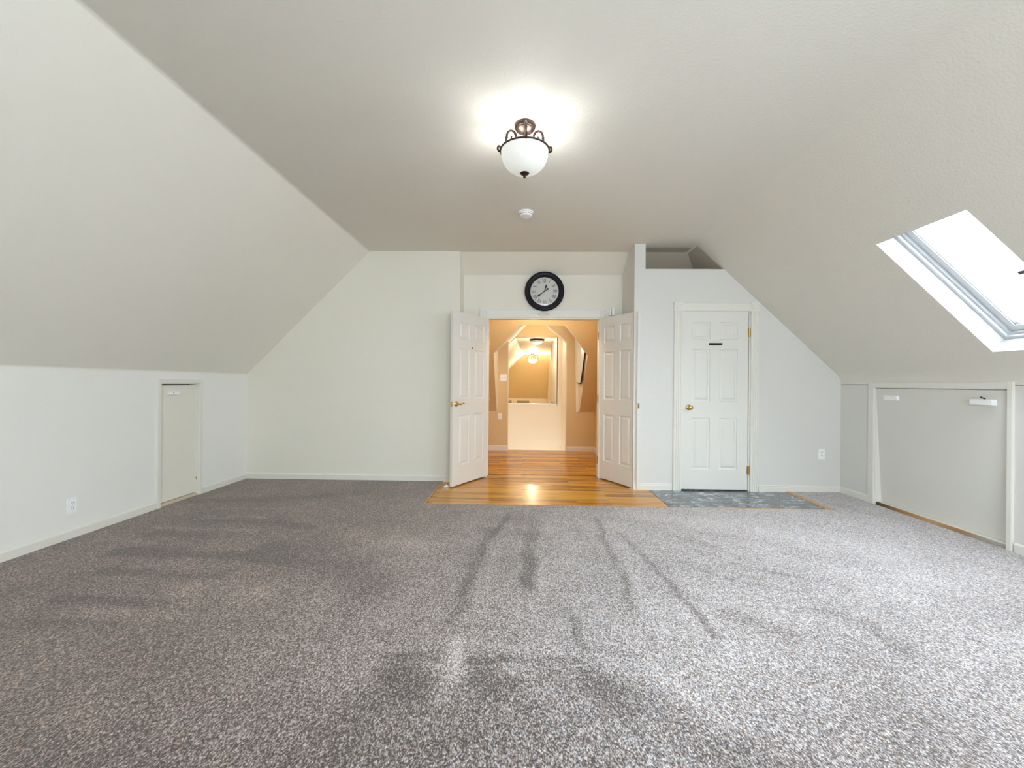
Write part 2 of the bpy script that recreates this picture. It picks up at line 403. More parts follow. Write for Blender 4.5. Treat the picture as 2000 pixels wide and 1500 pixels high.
for a in (-hw, -hw / 3 - .03, hw / 3 - .03, hw - .06): box(bm, a, a + .06, -.03, .03, 0, hz, .003)
box(bm, -hw, hw, -.03, .03, 0, .06, .003); box(bm, -hw, hw, -.03, .03, hz - .06, hz, .003)
obj('window_frame', bm, M['frame'], w2)
bm = bmesh.new(); box(bm, -hw + .05, hw - .05, -.004, .004, .05, hz - .05); obj('glass', bm, M['pane'], w2)

# ------------------------------------------------------------------ floors
FZ = 0.008   # the carpet stands this much above the wood
STROKES = [  # (points, half width, strength)  vacuum and foot marks in the pile
 ([(0.13, 3.92), (0.07, 3.07), (0.04, 2.47)], 0.050, -0.46), ([(-0.02, 3.9), (-0.01, 3.35)], 0.06, -0.22),
 ([(-0.12, 3.85), (-0.14, 3.65), (-0.27, 3.15), (-0.32, 2.41), (-0.34, 2.07)], 0.030, -0.42), ([(-0.25, 3.4), (-0.31, 2.75)], 0.07, -0.28), ([(-0.20, 3.1), (-0.22, 2.2)], 0.05, 0.14), ([(0.14, 3.0), (0.12, 2.2)], 0.05, 0.14), ([(0.72, 3.0), (0.70, 2.1)], 0.04, 0.12),
 ([(0.67, 3.79), (0.62, 3.0), (0.63, 2.61), (0.58, 2.14), (0.61, 1.97)], 0.022, -0.42),
 ([(0.78, 3.42), (0.85, 2.91), (0.9, 2.49), (0.92, 2.19), (0.92, 2.0)], 0.022, -0.40),
 ([(0.25, 2.23), (0.26, 2.02), (0.27, 1.93)], 0.02, -0.38),
 ([(-0.62, 1.83), (-0.38, 1.81)], 0.03, -0.40), ([(-0.22, 1.81), (-0.04, 1.81), (0.26, 1.83), (0.29, 1.89), (0.54, 1.87)], 0.022, -0.36),
 ([(1.39, 3.46), (1.84, 3.26), (2.18, 2.95)], 0.035, -0.20), ([(1.2, 3.35), (1.4, 3.16), (1.56, 2.87)], 0.035, -0.20),
 ([(1.4, 2.85), (1.58, 2.76), (1.94, 2.52)], 0.03, -0.24), ([(1.56, 2.27), (1.75, 2.15), (1.74, 1.96)], 0.05, -0.28),
 ([(1.11, 2.2), (1.29, 2.06)], 0.08, -0.28), ([(1.07, 2.85), (1.31, 2.58), (1.52, 2.52)], 0.035, -0.18),
 ([(-2.77, 2.85), (-2.24, 2.83), (-1.6, 2.78)], 0.075, -0.40), ([(-1.74, 2.94), (-1.11, 2.68), (-0.85, 2.4)], 0.15, -0.34),
 ([(-2.6, 2.56), (-2.35, 2.55), (-1.85, 2.51)], 0.05, -0.34), ([(-2.5, 2.22), (-2.27, 2.22), (-1.9, 2.19)], 0.05, -0.32),
 ([(-2.9, 3.49), (-2.17, 3.52), (-1.74, 3.40)], 0.055, -0.28), ([(-3.15, 4.09), (-2.4, 4.22), (-1.75, 4.46)], 0.10, -0.22),
 ([(-2.4, 1.99), (-1.95, 1.99)], 0.05, -0.25), ([(-2.85, 3.19), (-2.23, 3.16)], 0.05, -0.30),
 ([(-2.92, 3.62), (-2.24, 3.63)], 0.03, 0.20), ([(-2.98, 3.33), (-2.19, 3.30)], 0.035, 0.26), ([(-2.95, 3.05), (-2.70, 3.03)], 0.02, 0.24),
 ([(-1.88, 2.37), (-1.5, 2.32)], 0.12, 0.20), ([(-2.9, 3.86), (-2.1, 3.9)], 0.03, 0.15), ([(-1.5, 3.35), (-0.7, 3.0)], 0.12, 0.22),
 ([(-2.2, 2.07), (-1.7, 2.10)], 0.05, 0.20),
 ([(-0.52, 1.74), (-0.42, 1.62)], 0.07, -0.30), ([(-0.17, 1.74), (-0.10, 1.64)], 0.07, -0.28), ([(0.30, 1.72), (0.42, 1.56)], 0.08, -0.28),
 ([(0.04, 1.70), (0.14, 1.55)], 0.05, 0.15), ([(-0.28, 1.95), (-0.30, 1.55)], 0.035, 0.30), ([(0.56, 1.75), (0.72, 1.5)], 0.05, 0.15),
 ([(0.30, 3.5), (0.32, 2.3)], 0.13, 0.10), ([(1.0, 3.9), (1.9, 3.6), (2.6, 3.0)], 0.16, 0.12), ([(2.2, 2.6), (2.9, 2.7)], 0.2, 0.12),
 ([(0.68, 1.42), (0.9, 1.30)], 0.10, -0.25), ([(3.2, 4.3), (3.45, 3.7)], 0.10, -0.15), ([(0.45, 3.5), (0.47, 3.3)], 0.05, -0.15)]
def seg_d(p, a, b):
    ax, ay = a; bx, by = b
    dx, dy = bx - ax, by - ay
    t = max(0, min(1, ((p[0] - ax) * dx + (p[1] - ay) * dy) / (dx * dx + dy * dy)))
    return math.hypot(p[0] - ax - dx * t, p[1] - ay - dy * t)
BB = [(min(q[0] for q in s[0]) - 3 * s[1], max(q[0] for q in s[0]) + 3 * s[1], min(q[1] for q in s[0]) - 3 * s[1], max(q[1] for q in s[0]) + 3 * s[1]) for s in STROKES]
def smooth01(t):
    t = max(0, min(1, t)); return t * t * (3 - 2 * t)
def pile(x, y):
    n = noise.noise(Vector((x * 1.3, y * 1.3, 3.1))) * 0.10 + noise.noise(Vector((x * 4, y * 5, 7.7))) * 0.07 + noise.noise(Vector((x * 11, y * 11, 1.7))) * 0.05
    side = smooth01((x + 2.2 - 0.25 * (y - 2)) / 3.4)  # left-to-right rise: pile lean plus daylight from the right painted in
    v = 0.19 + 0.37 * side + 0.14 * smooth01((x - .6) / 1.6) * smooth01((y - 2.2) / 1.5) - 0.20 * smooth01((x - .5) / 1.2) * smooth01((2.6 - y) / 1.2) + n  # front right toned down against the direct sky light
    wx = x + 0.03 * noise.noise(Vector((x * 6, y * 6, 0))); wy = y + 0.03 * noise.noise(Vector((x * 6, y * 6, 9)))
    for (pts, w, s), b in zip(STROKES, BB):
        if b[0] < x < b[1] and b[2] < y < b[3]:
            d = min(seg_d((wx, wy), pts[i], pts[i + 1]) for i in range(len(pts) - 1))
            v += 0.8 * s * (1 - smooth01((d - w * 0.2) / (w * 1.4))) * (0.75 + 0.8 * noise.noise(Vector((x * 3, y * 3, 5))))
    if y < 1.95:     # pile nearest the camera is a little darker
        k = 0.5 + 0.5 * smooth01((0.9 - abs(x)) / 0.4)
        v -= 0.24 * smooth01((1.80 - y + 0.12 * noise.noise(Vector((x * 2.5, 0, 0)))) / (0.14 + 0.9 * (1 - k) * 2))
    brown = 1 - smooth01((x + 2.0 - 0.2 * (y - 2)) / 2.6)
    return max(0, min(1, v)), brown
EDGE_Y, EDGE_XL, EDGE_XR = 4.125, -0.96, 3.015
def axis(a, b, step, extra):
    n = int((b - a) / step); s = {round(a + (b - a) * i / n, 4) for i in range(n + 1)} | set(extra)
    s = sorted(s); out = [s[0]]
    for v in s[1:]:
        if v - out[-1] < step * 0.2:
            if v in extra: out[-1] = v
        else: out.append(v)
    return out
xs = axis(XL, XR, 0.024, [EDGE_XL, EDGE_XR]); ysx = axis(YREAR, YA, 0.024, [EDGE_Y, YB])
verts = [(x, y, FZ) for y in ysx for x in xs]; nx = len(xs); faces = []
for j in range(len(ysx) - 1):
    cy = (ysx[j] + ysx[j + 1]) / 2
    for i in range(nx - 1):
        cx = (xs[i] + xs[i + 1]) / 2
        if cy > EDGE_Y and EDGE_XL < cx < EDGE_XR: continue
        if cy > YB and cx > 0: continue
        k = j * nx + i; faces.append((k, k + 1, k + nx + 1, k + nx))
used = sorted({v for f in faces for v in f}); remap = {v: i for i, v in enumerate(used)}
me = bpy.data.meshes.new('floor'); me.from_pydata([verts[v] for v in used], [], [[remap[v] for v in f] for f in faces])
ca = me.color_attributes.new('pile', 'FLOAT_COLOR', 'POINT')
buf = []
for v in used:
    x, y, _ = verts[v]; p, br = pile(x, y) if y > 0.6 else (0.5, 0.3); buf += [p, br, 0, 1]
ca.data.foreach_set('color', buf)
tag(link('floor', me, M['carpet']), 'grey cut-pile carpet with vacuum marks covering the room', 'carpet', kind='structure')
# side skirt of the carpet is hidden under the oak edging
bm = bmesh.new(); box(bm, EDGE_XL - 0.0, 1.444, EDGE_Y, 7.60, -0.05, 0.0); box(bm, -1.3, EDGE_XL, YA + 0.01, 7.60, -0.05, 0.0); box(bm, 1.444, 1.6, 5.2, 7.60, -0.05, 0.0)
struct('floor', bm, M['wood'], 'glossy honey oak strip flooring running from the carpet through the doorway', 'floor')
bm = bmesh.new(); box(bm, 1.448, 2.965, EDGE_Y + 0.03, YB + 0.13, -0.05, 0.001)
struct('floor', bm, M['marble'], 'polished grey veined marble tiles in front of the closet door', 'floor')
bm = bmesh.new()
prism(bm, [(EDGE_XL - .004, EDGE_Y - 0.004, -0.03), (EDGE_XR, EDGE_Y - 0.004, -0.03), (EDGE_XR, EDGE_Y - 0.004, FZ + 0.0015), (EDGE_XL - .004, EDGE_Y - 0.004, FZ + 0.0015)], (0, 0.012, 0))
prism(bm, [(1.448, EDGE_Y + 0.006, -0.03), (EDGE_XR, EDGE_Y + 0.006, -0.03), (EDGE_XR, EDGE_Y + 0.006, 0.006), (1.448, EDGE_Y + 0.006, 0.004)], (0, 0.025, 0))
prism(bm, [(2.965, EDGE_Y, -0.03), (EDGE_XR, EDGE_Y, -0.03), (EDGE_XR, EDGE_Y, FZ + 0.003), (3.0, EDGE_Y, FZ + .003), (2.965, EDGE_Y, 0.004)], (0, YB - EDGE_Y, 0))
box(bm, EDGE_XL - .006, EDGE_XL + .004, EDGE_Y, YA, -0.03, FZ + 0.001)
struct('trim_5', bm, M['oak'], 'thin oak edging strip between carpet and the wood and marble floors', 'trim')
# rough floor below everything (keeps outside light out)
bm = bmesh.new(); box(bm, XL - .3, XR + .4, YREAR - .2, EDGE_Y - 0.02, -0.12, -0.06); box(bm, XL - .3, XR + .4, EDGE_Y - 0.02, 7.58, -0.12, -0.06)
struct('floor', bm, M['cream'], 'subfloor under the carpet and wood', 'floor')

# ------------------------------------------------------------------ baseboards
def base_prof(h=0.076, t=0.013):
    return [(0, 0), (t, 0), (t, h - 0.012), (t * 0.75, h - 0.006), (t * 0.35, h), (0, h)]
def baseboard(name, segs, label, h=0.076, stepped=False):
    """segs: (p0, p1, inward normal)"""
    bm = bmesh.new()
    for p0, p1, nn in segs:
        p0 = Vector((*p0, 0)); p1 = Vector((*p1, 0)); nn = Vector((*nn, 0))
        pf = base_prof(h)
        if stepped: pf = [(0, 0), (.014, 0), (.014, h * .70), (.008, h * .74), (.008, h * .93), (.003, h), (0, h)]
        prism(bm, [p0 + nn * a + Vector((0, 0, b)) for a, b in pf], p1 - p0)
    return struct(name, bm, M['trim'], label, 'baseboard')
baseboard('baseboard_left', [((XL, YREAR), (XL, AL0 - 0.052), (1, 0)), ((XL, AL1 + 0.052), (XL, YA), (1, 0))], 'white baseboard along the left knee wall')
baseboard('baseboard_back', [((XL, YA), (XQ, YA), (0, -1)), ((XQ, YA), (XQ, YR), (1, 0))], 'white baseboard along the back wall left of the doors')
baseboard('baseboard_closet', [((XP, YB), (1.700, YB), (0, -1)), ((2.672, YB), (3.03, YB), (0, -1))], 'stepped white baseboard beside the closet door', stepped=True)
baseboard('baseboard_corner', [((3.03, YB), (XR, YB), (0, -1))], 'plain white baseboard in the right back corner')
baseboard('baseboard_right', [((XR, YREAR), (XR, AR0 - 0.05), (-1, 0)), ((XR, AR1 + 0.07), (XR, YB), (-1, 0))], 'white baseboard along the right knee wall')

# ------------------------------------------------------------------ casings
def casing(bm, a, b, width, th, out, flutes=2):
    """board from a to b (its centre line), lying on a wall whose normal is 'out'"""
    a, b, out = Vector(a), Vector(b), Vector(out)
    t = (b - a).normalized(); s = t.cross(out).normalized()
    hw = width / 2
    pf = [(-hw, 0), (-hw, th * .8), (-hw + .006, th)]
    if flutes:
        for k in range(flutes):
            c = -hw + width * (k + 1) / (flutes + 1)
            pf += [(c - .008, th), (c - .004, th - .006), (c + .004, th - .006), (c + .008, th)]
    pf += [(hw - .006, th), (hw, th * .8), (hw, 0)]
    prism(bm, [a + s * p + out * q for p, q in pf], b - a)
def rosette(bm, c, out, size, th):
    out = Vector(out); z = Vector((0, 0, 1)); s = z.cross(out)
    m = Matrix.Translation(Vector(c)) @ Matrix((s, z, out)).transposed().to_4x4()
    h = size / 2
    box(bm, -h, h, -h, h, 0, th, 0.003, m)
    lathe(bm, [(h * .75, th), (h * .70, th + .005), (h * .55, th + .001), (h * .42, th + .001), (h * .30, th + .006), (0, th + .008)], 24, m)
OUT_B = (0, -1, 0)
# double doorway casing
bm = bmesh.new()
w = 0.095
casing(bm, (DX0 - w / 2 + .01, YR, 0), (DX0 - w / 2 + .01, YR, DZ), w, 0.02, OUT_B)
casing(bm, (DX1 + w / 2 - .01, YR, 0), (DX1 + w / 2 - .01, YR, DZ), w, 0.02, OUT_B)
casing(bm, (DX0, YR, DZ + 0.052), (DX1, YR, DZ + 0.052), 0.10, 0.02, OUT_B, 0)
for x in (DX0 - 0.042, DX1 + 0.042 + .01): rosette(bm, (x, YR, DZ + 0.053), OUT_B, 0.106, 0.026)
# shell ornament on the header under the clock
for k in range(-4, 5):
    a = k * 0.30
    tube(bm, [(0.262 + math.sin(a) * r * 1.1, YR - 0.022 - .004 * math.sin(r * 40), DZ + 0.018 + math.cos(a) * r * 0.75) for r in (0.012, 0.03, 0.055, 0.072)], [0.003, 0.006, 0.008, 0.004], 6)
# jamb liners
box(bm, DX0, DX0 + .012, YR, YR + T, 0, DZ); box(bm, DX1 - .012, DX1, YR, YR + T, 0, DZ); box(bm, DX0, DX1, YR, YR + T, DZ - .012, DZ)
t1 = struct('trim_1', bm, M['trim'], 'white casing with corner rosettes round the double doorway', 'trim')
# closet casing
bm = bmesh.new()
casing(bm, (1.757, YB, 0), (1.757, YB, KZ), 0.092, 0.022, OUT_B, 3)
casing(bm, (2.617, YB, 0), (2.617, YB, KZ), 0.092, 0.022, OUT_B, 3)
casing(bm, (1.80, YB, KZ + 0.052), (2.566, YB, KZ + 0.052), 0.092, 0.022, OUT_B, 0)
rosette(bm, (1.757, YB, KZ + 0.053), OUT_B, 0.104, 0.028); rosette(bm, (2.612, YB, KZ + 0.053), OUT_B, 0.104, 0.028)
box(bm, KX0, KX0 + .008, YB, YB + T, 0, KZ); box(bm, KX1 - .008, KX1, YB, YB + T, 0, KZ); box(bm, KX0, KX1, YB, YB + T, KZ - .008, KZ)
struct('trim_2', bm, M['trim'], 'fluted white casing with corner rosettes round the closet door', 'trim')
# left access casing
bm = bmesh.new(); OL = (1, 0, 0)
casing(bm, (XL, AL0 - .022, 0), (XL, AL0 - .022, ALZ + .04), 0.046, 0.016, OL, 0)
casing(bm, (XL, AL1 + .020, 0), (XL, AL1 + .020, ALZ + .04), 0.042, 0.016, OL, 0)
casing(bm, (XL, AL0, ALZ + .02), (XL, AL1, ALZ + .02), 0.042, 0.015, OL, 1)
box(bm, XL - .10, XL, AL0 - .001, AL0 + .006, 0, ALZ); box(bm, XL - .10, XL, AL1 - .006, AL1 + .001, 0, ALZ); box(bm, XL - .10, XL, AL0, AL1, ALZ - .006, ALZ + .001)
box(bm, XL - .09, XL - .062, AL0, AL1, 0.02, 0.05)
struct('trim_3', bm, M['trim'], 'narrow cream casing round the small left access door', 'trim')
bm = bmesh.new()
vs = [(XL - .09, AL0, 0.0), (XL - .004, AL0, 0.0), (XL - .004, AL0, .030), (XL - .09, AL0, .034)]
prism(bm, vs, (0, AL1 - AL0, 0))
struct('trim_6', bm, M['worn'], 'worn stained sill under the small left access door', 'trim')
# right access casing
bm = bmesh.new(); OR = (-1, 0, 0)
casing(bm, (XR, AR1 + .035, 0), (XR, AR1 + .035, ARZ + .052), 0.072, 0.016, OR, 0)
casing(bm, (XR, AR0 - .018, 0), (XR, AR0 - .018, ARZ + .052), 0.040, 0.016, OR, 0)
casing(bm, (XR, AR0, ARZ + .025), (XR, AR1, ARZ + .025), 0.052, 0.015, OR, 0)
box(bm, XR, XR + .12, AR1 - .006, AR1 + .001, 0, ARZ); box(bm, XR, XR + .12, AR0 - .001, AR0 + .006, 0, ARZ); box(bm, XR, XR + .12, AR0, AR1, ARZ - .006, ARZ + .001)
struct('trim_4', bm, M['trim'], 'white casing round the large right access door', 'trim')
def sill_mat():
    m = mat('sill_wood', (0.5, 0.27, 0.1), 0.5); N, L = nodes_of(m); b = N['Principled BSDF']
    tc = N.new('ShaderNodeTexCoord'); sp = N.new('ShaderNodeSeparateXYZ'); L.new(tc.outputs['Object'], sp.inputs[0])
    cr = N.new('ShaderNodeValToRGB'); mr = N.new('ShaderNodeMapRange'); mr.inputs['From Min'].default_value = AR0; mr.inputs['From Max'].default_value = AR1
    L.new(sp.outputs['Y'], mr.inputs['Value']); L.new(mr.outputs['Result'], cr.inputs['Fac'])
    e = cr.color_ramp.elements; e[0].position = 0.10; e[0].color = (0.42, 0.38, 0.34, 1); e[1].position = 1.0; e[1].color = (0.035, 0.02, 0.012, 1)
    for p, c in ((0.30, (0.36, 0.20, 0.09, 1)), (0.52, (0.58, 0.33, 0.14, 1)), (0.75, (0.40, 0.20, 0.07, 1)), (0.92, (0.10, 0.055, 0.03, 1))):
        k = cr.color_ramp.elements.new(p); k.color = c
    L.new(cr.outputs['Color'], b.inputs['Base Color'])
    return m
bm = bmesh.new()
prism(bm, [(XR + .006, AR0, 0.0), (XR + .018, AR0, 0.0), (XR + .024, AR0, .034), (XR + .012, AR0, .034)], (0, AR1 - AR0, 0))
struct('trim_7', bm, sill_mat(), 'bare wooden strip below the large right access door', 'trim')
bm = bmesh.new(); box(bm, XR + .022, XR + .11, AR0, AR1, 0.0, 0.036)
struct('trim_8', bm, M['trim'], 'white painted sill board behind the bare wooden strip', 'trim')

# ------------------------------------------------------------------ six-panel doors
def panel_leaf(name, w, h, t, parent, mat_):
    """leaf in local x 0..w, y centred, z 0..h with raised panels on both faces"""
    f = w / 0.762
    gx = [0, .117 * f, .330 * f, .432 * f, .645 * f, w]
    gz = [0, .222, .815, .995, 1.595, 1.70, 1.905, h]
    pans = {(1, 1), (3, 1), (1, 3), (3, 3), (1, 5), (3, 5)}
    bm = bmesh.new()
    for side in (-1, 1):
        y0 = side * t / 2
        for i in range(5):
            for j in range(7):
                x0, x1, z0, z1 = gx[i], gx[i + 1], gz[j], gz[j + 1]
                if (i, j) not in pans:
                    bm.faces.new([bm.verts.new(p) for p in ((x0, y0, z0), (x1, y0, z0), (x1, y0, z1), (x0, y0, z1))]); continue
                rings = []
                for ins, dep in ((0, 0), (.004, .001), (.010, .0115), (.020, .0125), (.026, .0110), (.044, .0015), (.050, .0010)):
                    y = y0 - side * dep
                    rings.append([bm.verts.new(p) for p in ((x0 + ins, y, z0 + ins), (x1 - ins, y, z0 + ins), (x1 - ins, y, z1 - ins), (x0 + ins, y, z1 - ins))])
                for a, b in zip(rings, rings[1:]):
                    for k in range(4): bm.faces.new((a[k], a[(k + 1) % 4], b[(k + 1) % 4], b[k]))
                bm.faces.new(rings[-1])
    a, b = -t / 2, t / 2
    for j in range(7):
        for x in (0, w): bm.faces.new([bm.verts.new(p) for p in ((x, a, gz[j]), (x, b, gz[j]), (x, b, gz[j + 1]), (x, a, gz[j + 1]))])
    for i in range(5):
        for z in (0, h): bm.faces.new([bm.verts.new(p) for p in ((gx[i], a, z), (gx[i + 1], a, z), (gx[i + 1], b, z), (gx[i], b, z))])
    return obj(name, bm, mat_, parent)
DOOR_H = 2.018
# left leaf, swung open into the room
lh = Vector((-0.452, 5.428, 0)); lf = Vector((-0.812, 4.782, 0)); d = lf - lh
d1 = tag(empty('door_1', (lh.x, lh.y, 0.014), math.atan2(d.y, d.x)), 'open left leaf of the double doors with a brass lever', 'door', kind='structure')
WL = d.length
panel_leaf('door_leaf', WL, DOOR_H, 0.035, d1, M['door'])
rt = lambda axis, a: Matrix.Rotation(a, 4, axis)
# which side faces the room: the face towards +local y
def lever(parent, x, z, side):
    bm = bmesh.new()
    m = Matrix.Translation((x, side * .0175, z)) @ rt('X', -side * PI / 2)
    lathe(bm, [(0, 0), (.031, 0), (.033, .004), (.028, .010), (.014, .013), (.011, .020), (.011, .040), (0, .042)], 24, m)
    s = -1
    pts = [(x, side * .052, z), (x - .02, side * .056, z), (x - .045, side * .056, z - .006), (x - .07, side * .055, z + .002), (x - .092, side * .054, z + .010), (x - .108, side * .054, z + .002)]
    tube(bm, pts, [.011, .010, .0085, .0085, .008, .006], 10)
    o = obj('door_handle', bm, M['brass'], parent, smooth=True, ang=50); o['label'] = 'brass lever handle on a round plate'
lever(d1, WL - 0.062, 0.945, 1)
bm = bmesh.new(); box(bm, WL - .001, WL + .002, -.012, .012, .915, .972, .001); box(bm, WL, WL + .012, -.006, .006, .937, .951, .002)
obj('latch_plate', bm, M['brass'], d1)
bm = bmesh.new(); lathe(bm, [(.008, 0), (.008, .003), (.004, .004), (0, .004)], 16, Matrix.Translation((WL * .50, .0175, 1.612)) @ rt('X', -PI / 2)); obj('peephole', bm, M['nail'], d1)
for z in (.22, 1.0, 1.80):
    bm = bmesh.new(); lathe(bm, [(0, z - .05), (.007, z - .05), (.007, z + .05), (0, z + .05)], 12, Matrix.Translation((-.004, .020, 0))); obj('hinge', bm, M['brass'], d1)
# right leaf
rh = Vector((0.982, 5.415, 0)); rf = Vector((1.315, 4.800, 0)); d = rf - rh; WR = d.length
d2 = tag(empty('door_2', (rh.x, rh.y, 0.014), math.atan2(d.y, d.x)), 'open right leaf of the double doors with a brass strike plate', 'door', kind='structure')
panel_leaf('door_leaf', WR, DOOR_H, 0.035, d2, M['door'])
bm = bmesh.new(); box(bm, WR - .001, WR + .002, -.013, .013, .915, .975, .001); box(bm, WR, WR + .004, -.004, .005, .935, .957, .001)
obj('latch_plate', bm, M['brass'], d2)
for z in (.22, 1.0, 1.80):
    bm = bmesh.new(); lathe(bm, [(0, z - .05), (.007, z - .05), (.007, z + .05), (0, z + .05)], 12, Matrix.Translation((-.004, -.020, 0))); obj('hinge', bm, M['brass'], d2)
# closet door (closed), hinged on its right
d3 = tag(empty('door_3', (1.808, YB + 0.022, 0.016)), 'closed six-panel closet door with brass knob and slide bolt', 'door', kind='structure')
panel_leaf('door_leaf', 0.744, 2.008, 0.035, d3, M['door'])
bm = bmesh.new(); lathe(bm, [(0, 0), (.030, 0), (.032, .004), (.024, .009), (.012, .012), (.011, .030), (.020, .038), (.027, .050), (.027, .060), (.018, .069), (0, .072)], 28, Matrix.Translation((.080, -.0175, .930)) @ rt('X', PI / 2))
obj('door_knob', bm, M['brass'], d3, smooth=True, ang=50)['label'] = 'round brass knob'
for z in (.225, 1.785):
    bm = bmesh.new(); x = .752
    box(bm, x - .016, x + .010, -.020, -.0165, z - .045, z + .045, .001)
    lathe(bm, [(0, z - .048), (.005, z - .050), (.008, z - .046), (.008, z + .046), (.005, z + .050), (0, z + .048)], 14, Matrix.Translation((x, -.026, 0)))
    obj('hinge', bm, M['brass'], d3)
bm = bmesh.new(); bx, bz = .302, 1.650
box(bm, bx, bx + .150, -.021, -.0165, bz - .013, bz + .013, .004)
lathe(bm, [(.0, 0), (.006, .002), (.006, .135), (0, .137)], 12, Matrix.Translation((bx + .006, -.028, bz)) @ rt('Y', PI / 2))
for k in (.02, .07, .12): box(bm, bx + k, bx + k + .012, -.036, -.018, bz - .009, bz + .009, .003)
lathe(bm, [(0, 0), (.006, 0), (.008, .014), (0, .018)], 12, Matrix.Translation((bx + .052, -.034, bz)) @ rt('X', PI / 2))
obj('slide_bolt', bm, M['bronze'], d3)['label'] = 'ornate antique brass slide bolt'

# access doors: plain painted panels, leaning slightly in their openings
d4 = tag(empty('door_4', (XL - 0.03, (AL0 + AL1) / 2, 0.04)), 'small plain access door in the left knee wall', 'door', kind='structure')
hw = (AL1 - AL0) / 2 - .009
bm = bmesh.new()
prism(bm, [(-.002, -hw, -.002), (-.022, -hw, -.002), (-.034, -hw, ALZ - .058), (-.012, -hw, ALZ - .058)], (0, 2 * hw, 0)); obj('door_panel', bm, M['wall'], d4)
bm = bmesh.new(); box(bm, -.012, .012, -.108, .014, 1.020, 1.052, .003); o = obj('turn_block', bm, M['plastic'], d4); o['label'] = 'small painted wooden turn block'
bm = bmesh.new(); lathe(bm, [(.004, 0), (.004, .002), (0, .003)], 10, Matrix.Translation((.012, -.065, 1.040)) @ rt('Y', PI / 2)); obj('screw', bm, M['slot'], o)
d5 = tag(empty('door_5', (XR + 0.03, (AR0 + AR1) / 2, 0.038)), 'large plain access door leaning in the right knee wall', 'door', kind='structure')
hw = (AR1 - AR0) / 2 - .008
bm = bmesh.new(); hp = ARZ - .048
prism(bm, [(.036, -hw, 0), (.056, -hw, 0), (-.008, -hw, hp), (-.026, -hw, hp)], (0, 2 * hw, 0)); obj('door_panel', bm, M['panel'], d5)
def on_panel(y, z0, z1, yy0, yy1, th):
    bmx = bmesh.new(); f = lambda z: .036 + (-.062) * z / hp
    prism(bmx, [(f(z0), yy0, z0), (f(z0) - th, yy0, z0), (f(z1) - th, yy0, z1), (f(z1), yy0, z1)], (0, yy1 - yy0, 0)); return bmx
cy = (AR0 + AR1) / 2
o = obj('turn_block', on_panel(0, 1.031, 1.077, 4.095 - cy, 4.240 - cy, .026), M['plastic'], d5); o['label'] = 'painted wooden turn block nearest the corner'
bm = bmesh.new(); lathe(bm, [(.004, 0), (.004, .002), (0, .003)], 10, Matrix.Translation((-.045, 4.14 - cy, 1.060)) @ rt('Y', -PI / 2)); obj('screw', bm, M['slot'], o)
o = obj('turn_block', on_panel(0, 1.028, 1.070, 3.270 - cy, 3.425 - cy, .042), M['plastic'], d5); o['label'] = 'thicker painted wooden turn block with a nail above it'
bm = bmesh.new(); tube(bm, [(-.018, 3.352 - cy, 1.072), (-.050, 3.352 - cy, 1.084), (-.054, 3.354 - cy, 1.090)], .005, 8); obj('nail', bm, M['nail'], d5)

# small latch plate on the far jamb of the left access door
bm = bmesh.new(); box(bm, XL - .02, XL - .008, AL1 - .009, AL1 - .006, .17, .20, .001)
tag(obj('latch_plate', bm, M['brass']), 'tiny brass plate on the jamb of the small left access door', 'plate')

# ------------------------------------------------------------------ outlets and switches
def outlet(loc, rz, label, switch=False, group=None):
    e = tag(empty('light_switch' if switch else 'wall_outlet', loc, rz), label, 'switch' if switch else 'outlet', group)
    bm = bmesh.new(); w2_, h2 = (.058, .060) if switch else (.036, .058)
    box(bm, -w2_, w2_, -.007, 0, -h2, h2, .003); obj('cover_plate', bm, M['plastic'], e)
    if switch:
        for sx in (-.025, .025):
            bm = bmesh.new(); prism(bm, [(sx - .006, -.007, -.012), (sx + .006, -.007, -.012), (sx + .006, -.016, .006), (sx - .006, -.016, .006)], (0, .003, .008)); obj('toggle', bm, M['plastic'], e)
    else:
        for s in (-1, 1):
            bm = bmesh.new(); lathe(bm, [(.0165, 0), (.0165, .002), (.015, .003), (0, .003)], 24, Matrix.Translation((0, -.007, s * .020)) @ rt('X', PI / 2)); so = obj('socket', bm, M['plastic'], e)
            bm = bmesh.new()
            for q in (-.006, .006): box(bm, q - .0012, q + .0012, -.0112, -.0095, s * .020 + .000, s * .020 + .009)
            lathe(bm, [(.0025, 0), (.0025, .0012), (0, .0012)], 10, Matrix.Translation((0, -.0100, s * .020 - .007)) @ rt('X', PI / 2)); obj('slots', bm, M['slot'], so)
        bm = bmesh.new(); lathe(bm, [(.003, 0), (.002, .0012), (0, .0012)], 10, Matrix.Translation((0, -.007, 0)) @ rt('X', PI / 2)); obj('screw', bm, M['vent'], e)
    return e
outlet((XL + .0005, 3.075, 0.252), PI / 2, 'white duplex outlet low on the left knee wall')
outlet((3.370, YB - .0005, 0.433), 0, 'white duplex outlet low on the wall right of the closet door')
outlet((-0.408, YH - .0005, 0.610), 0, 'white duplex outlet on the tan hall wall below the light switch')
outlet((-0.345, YH - .0005, 1.300), 0, 'white double light switch on the tan hall wall', switch=True)

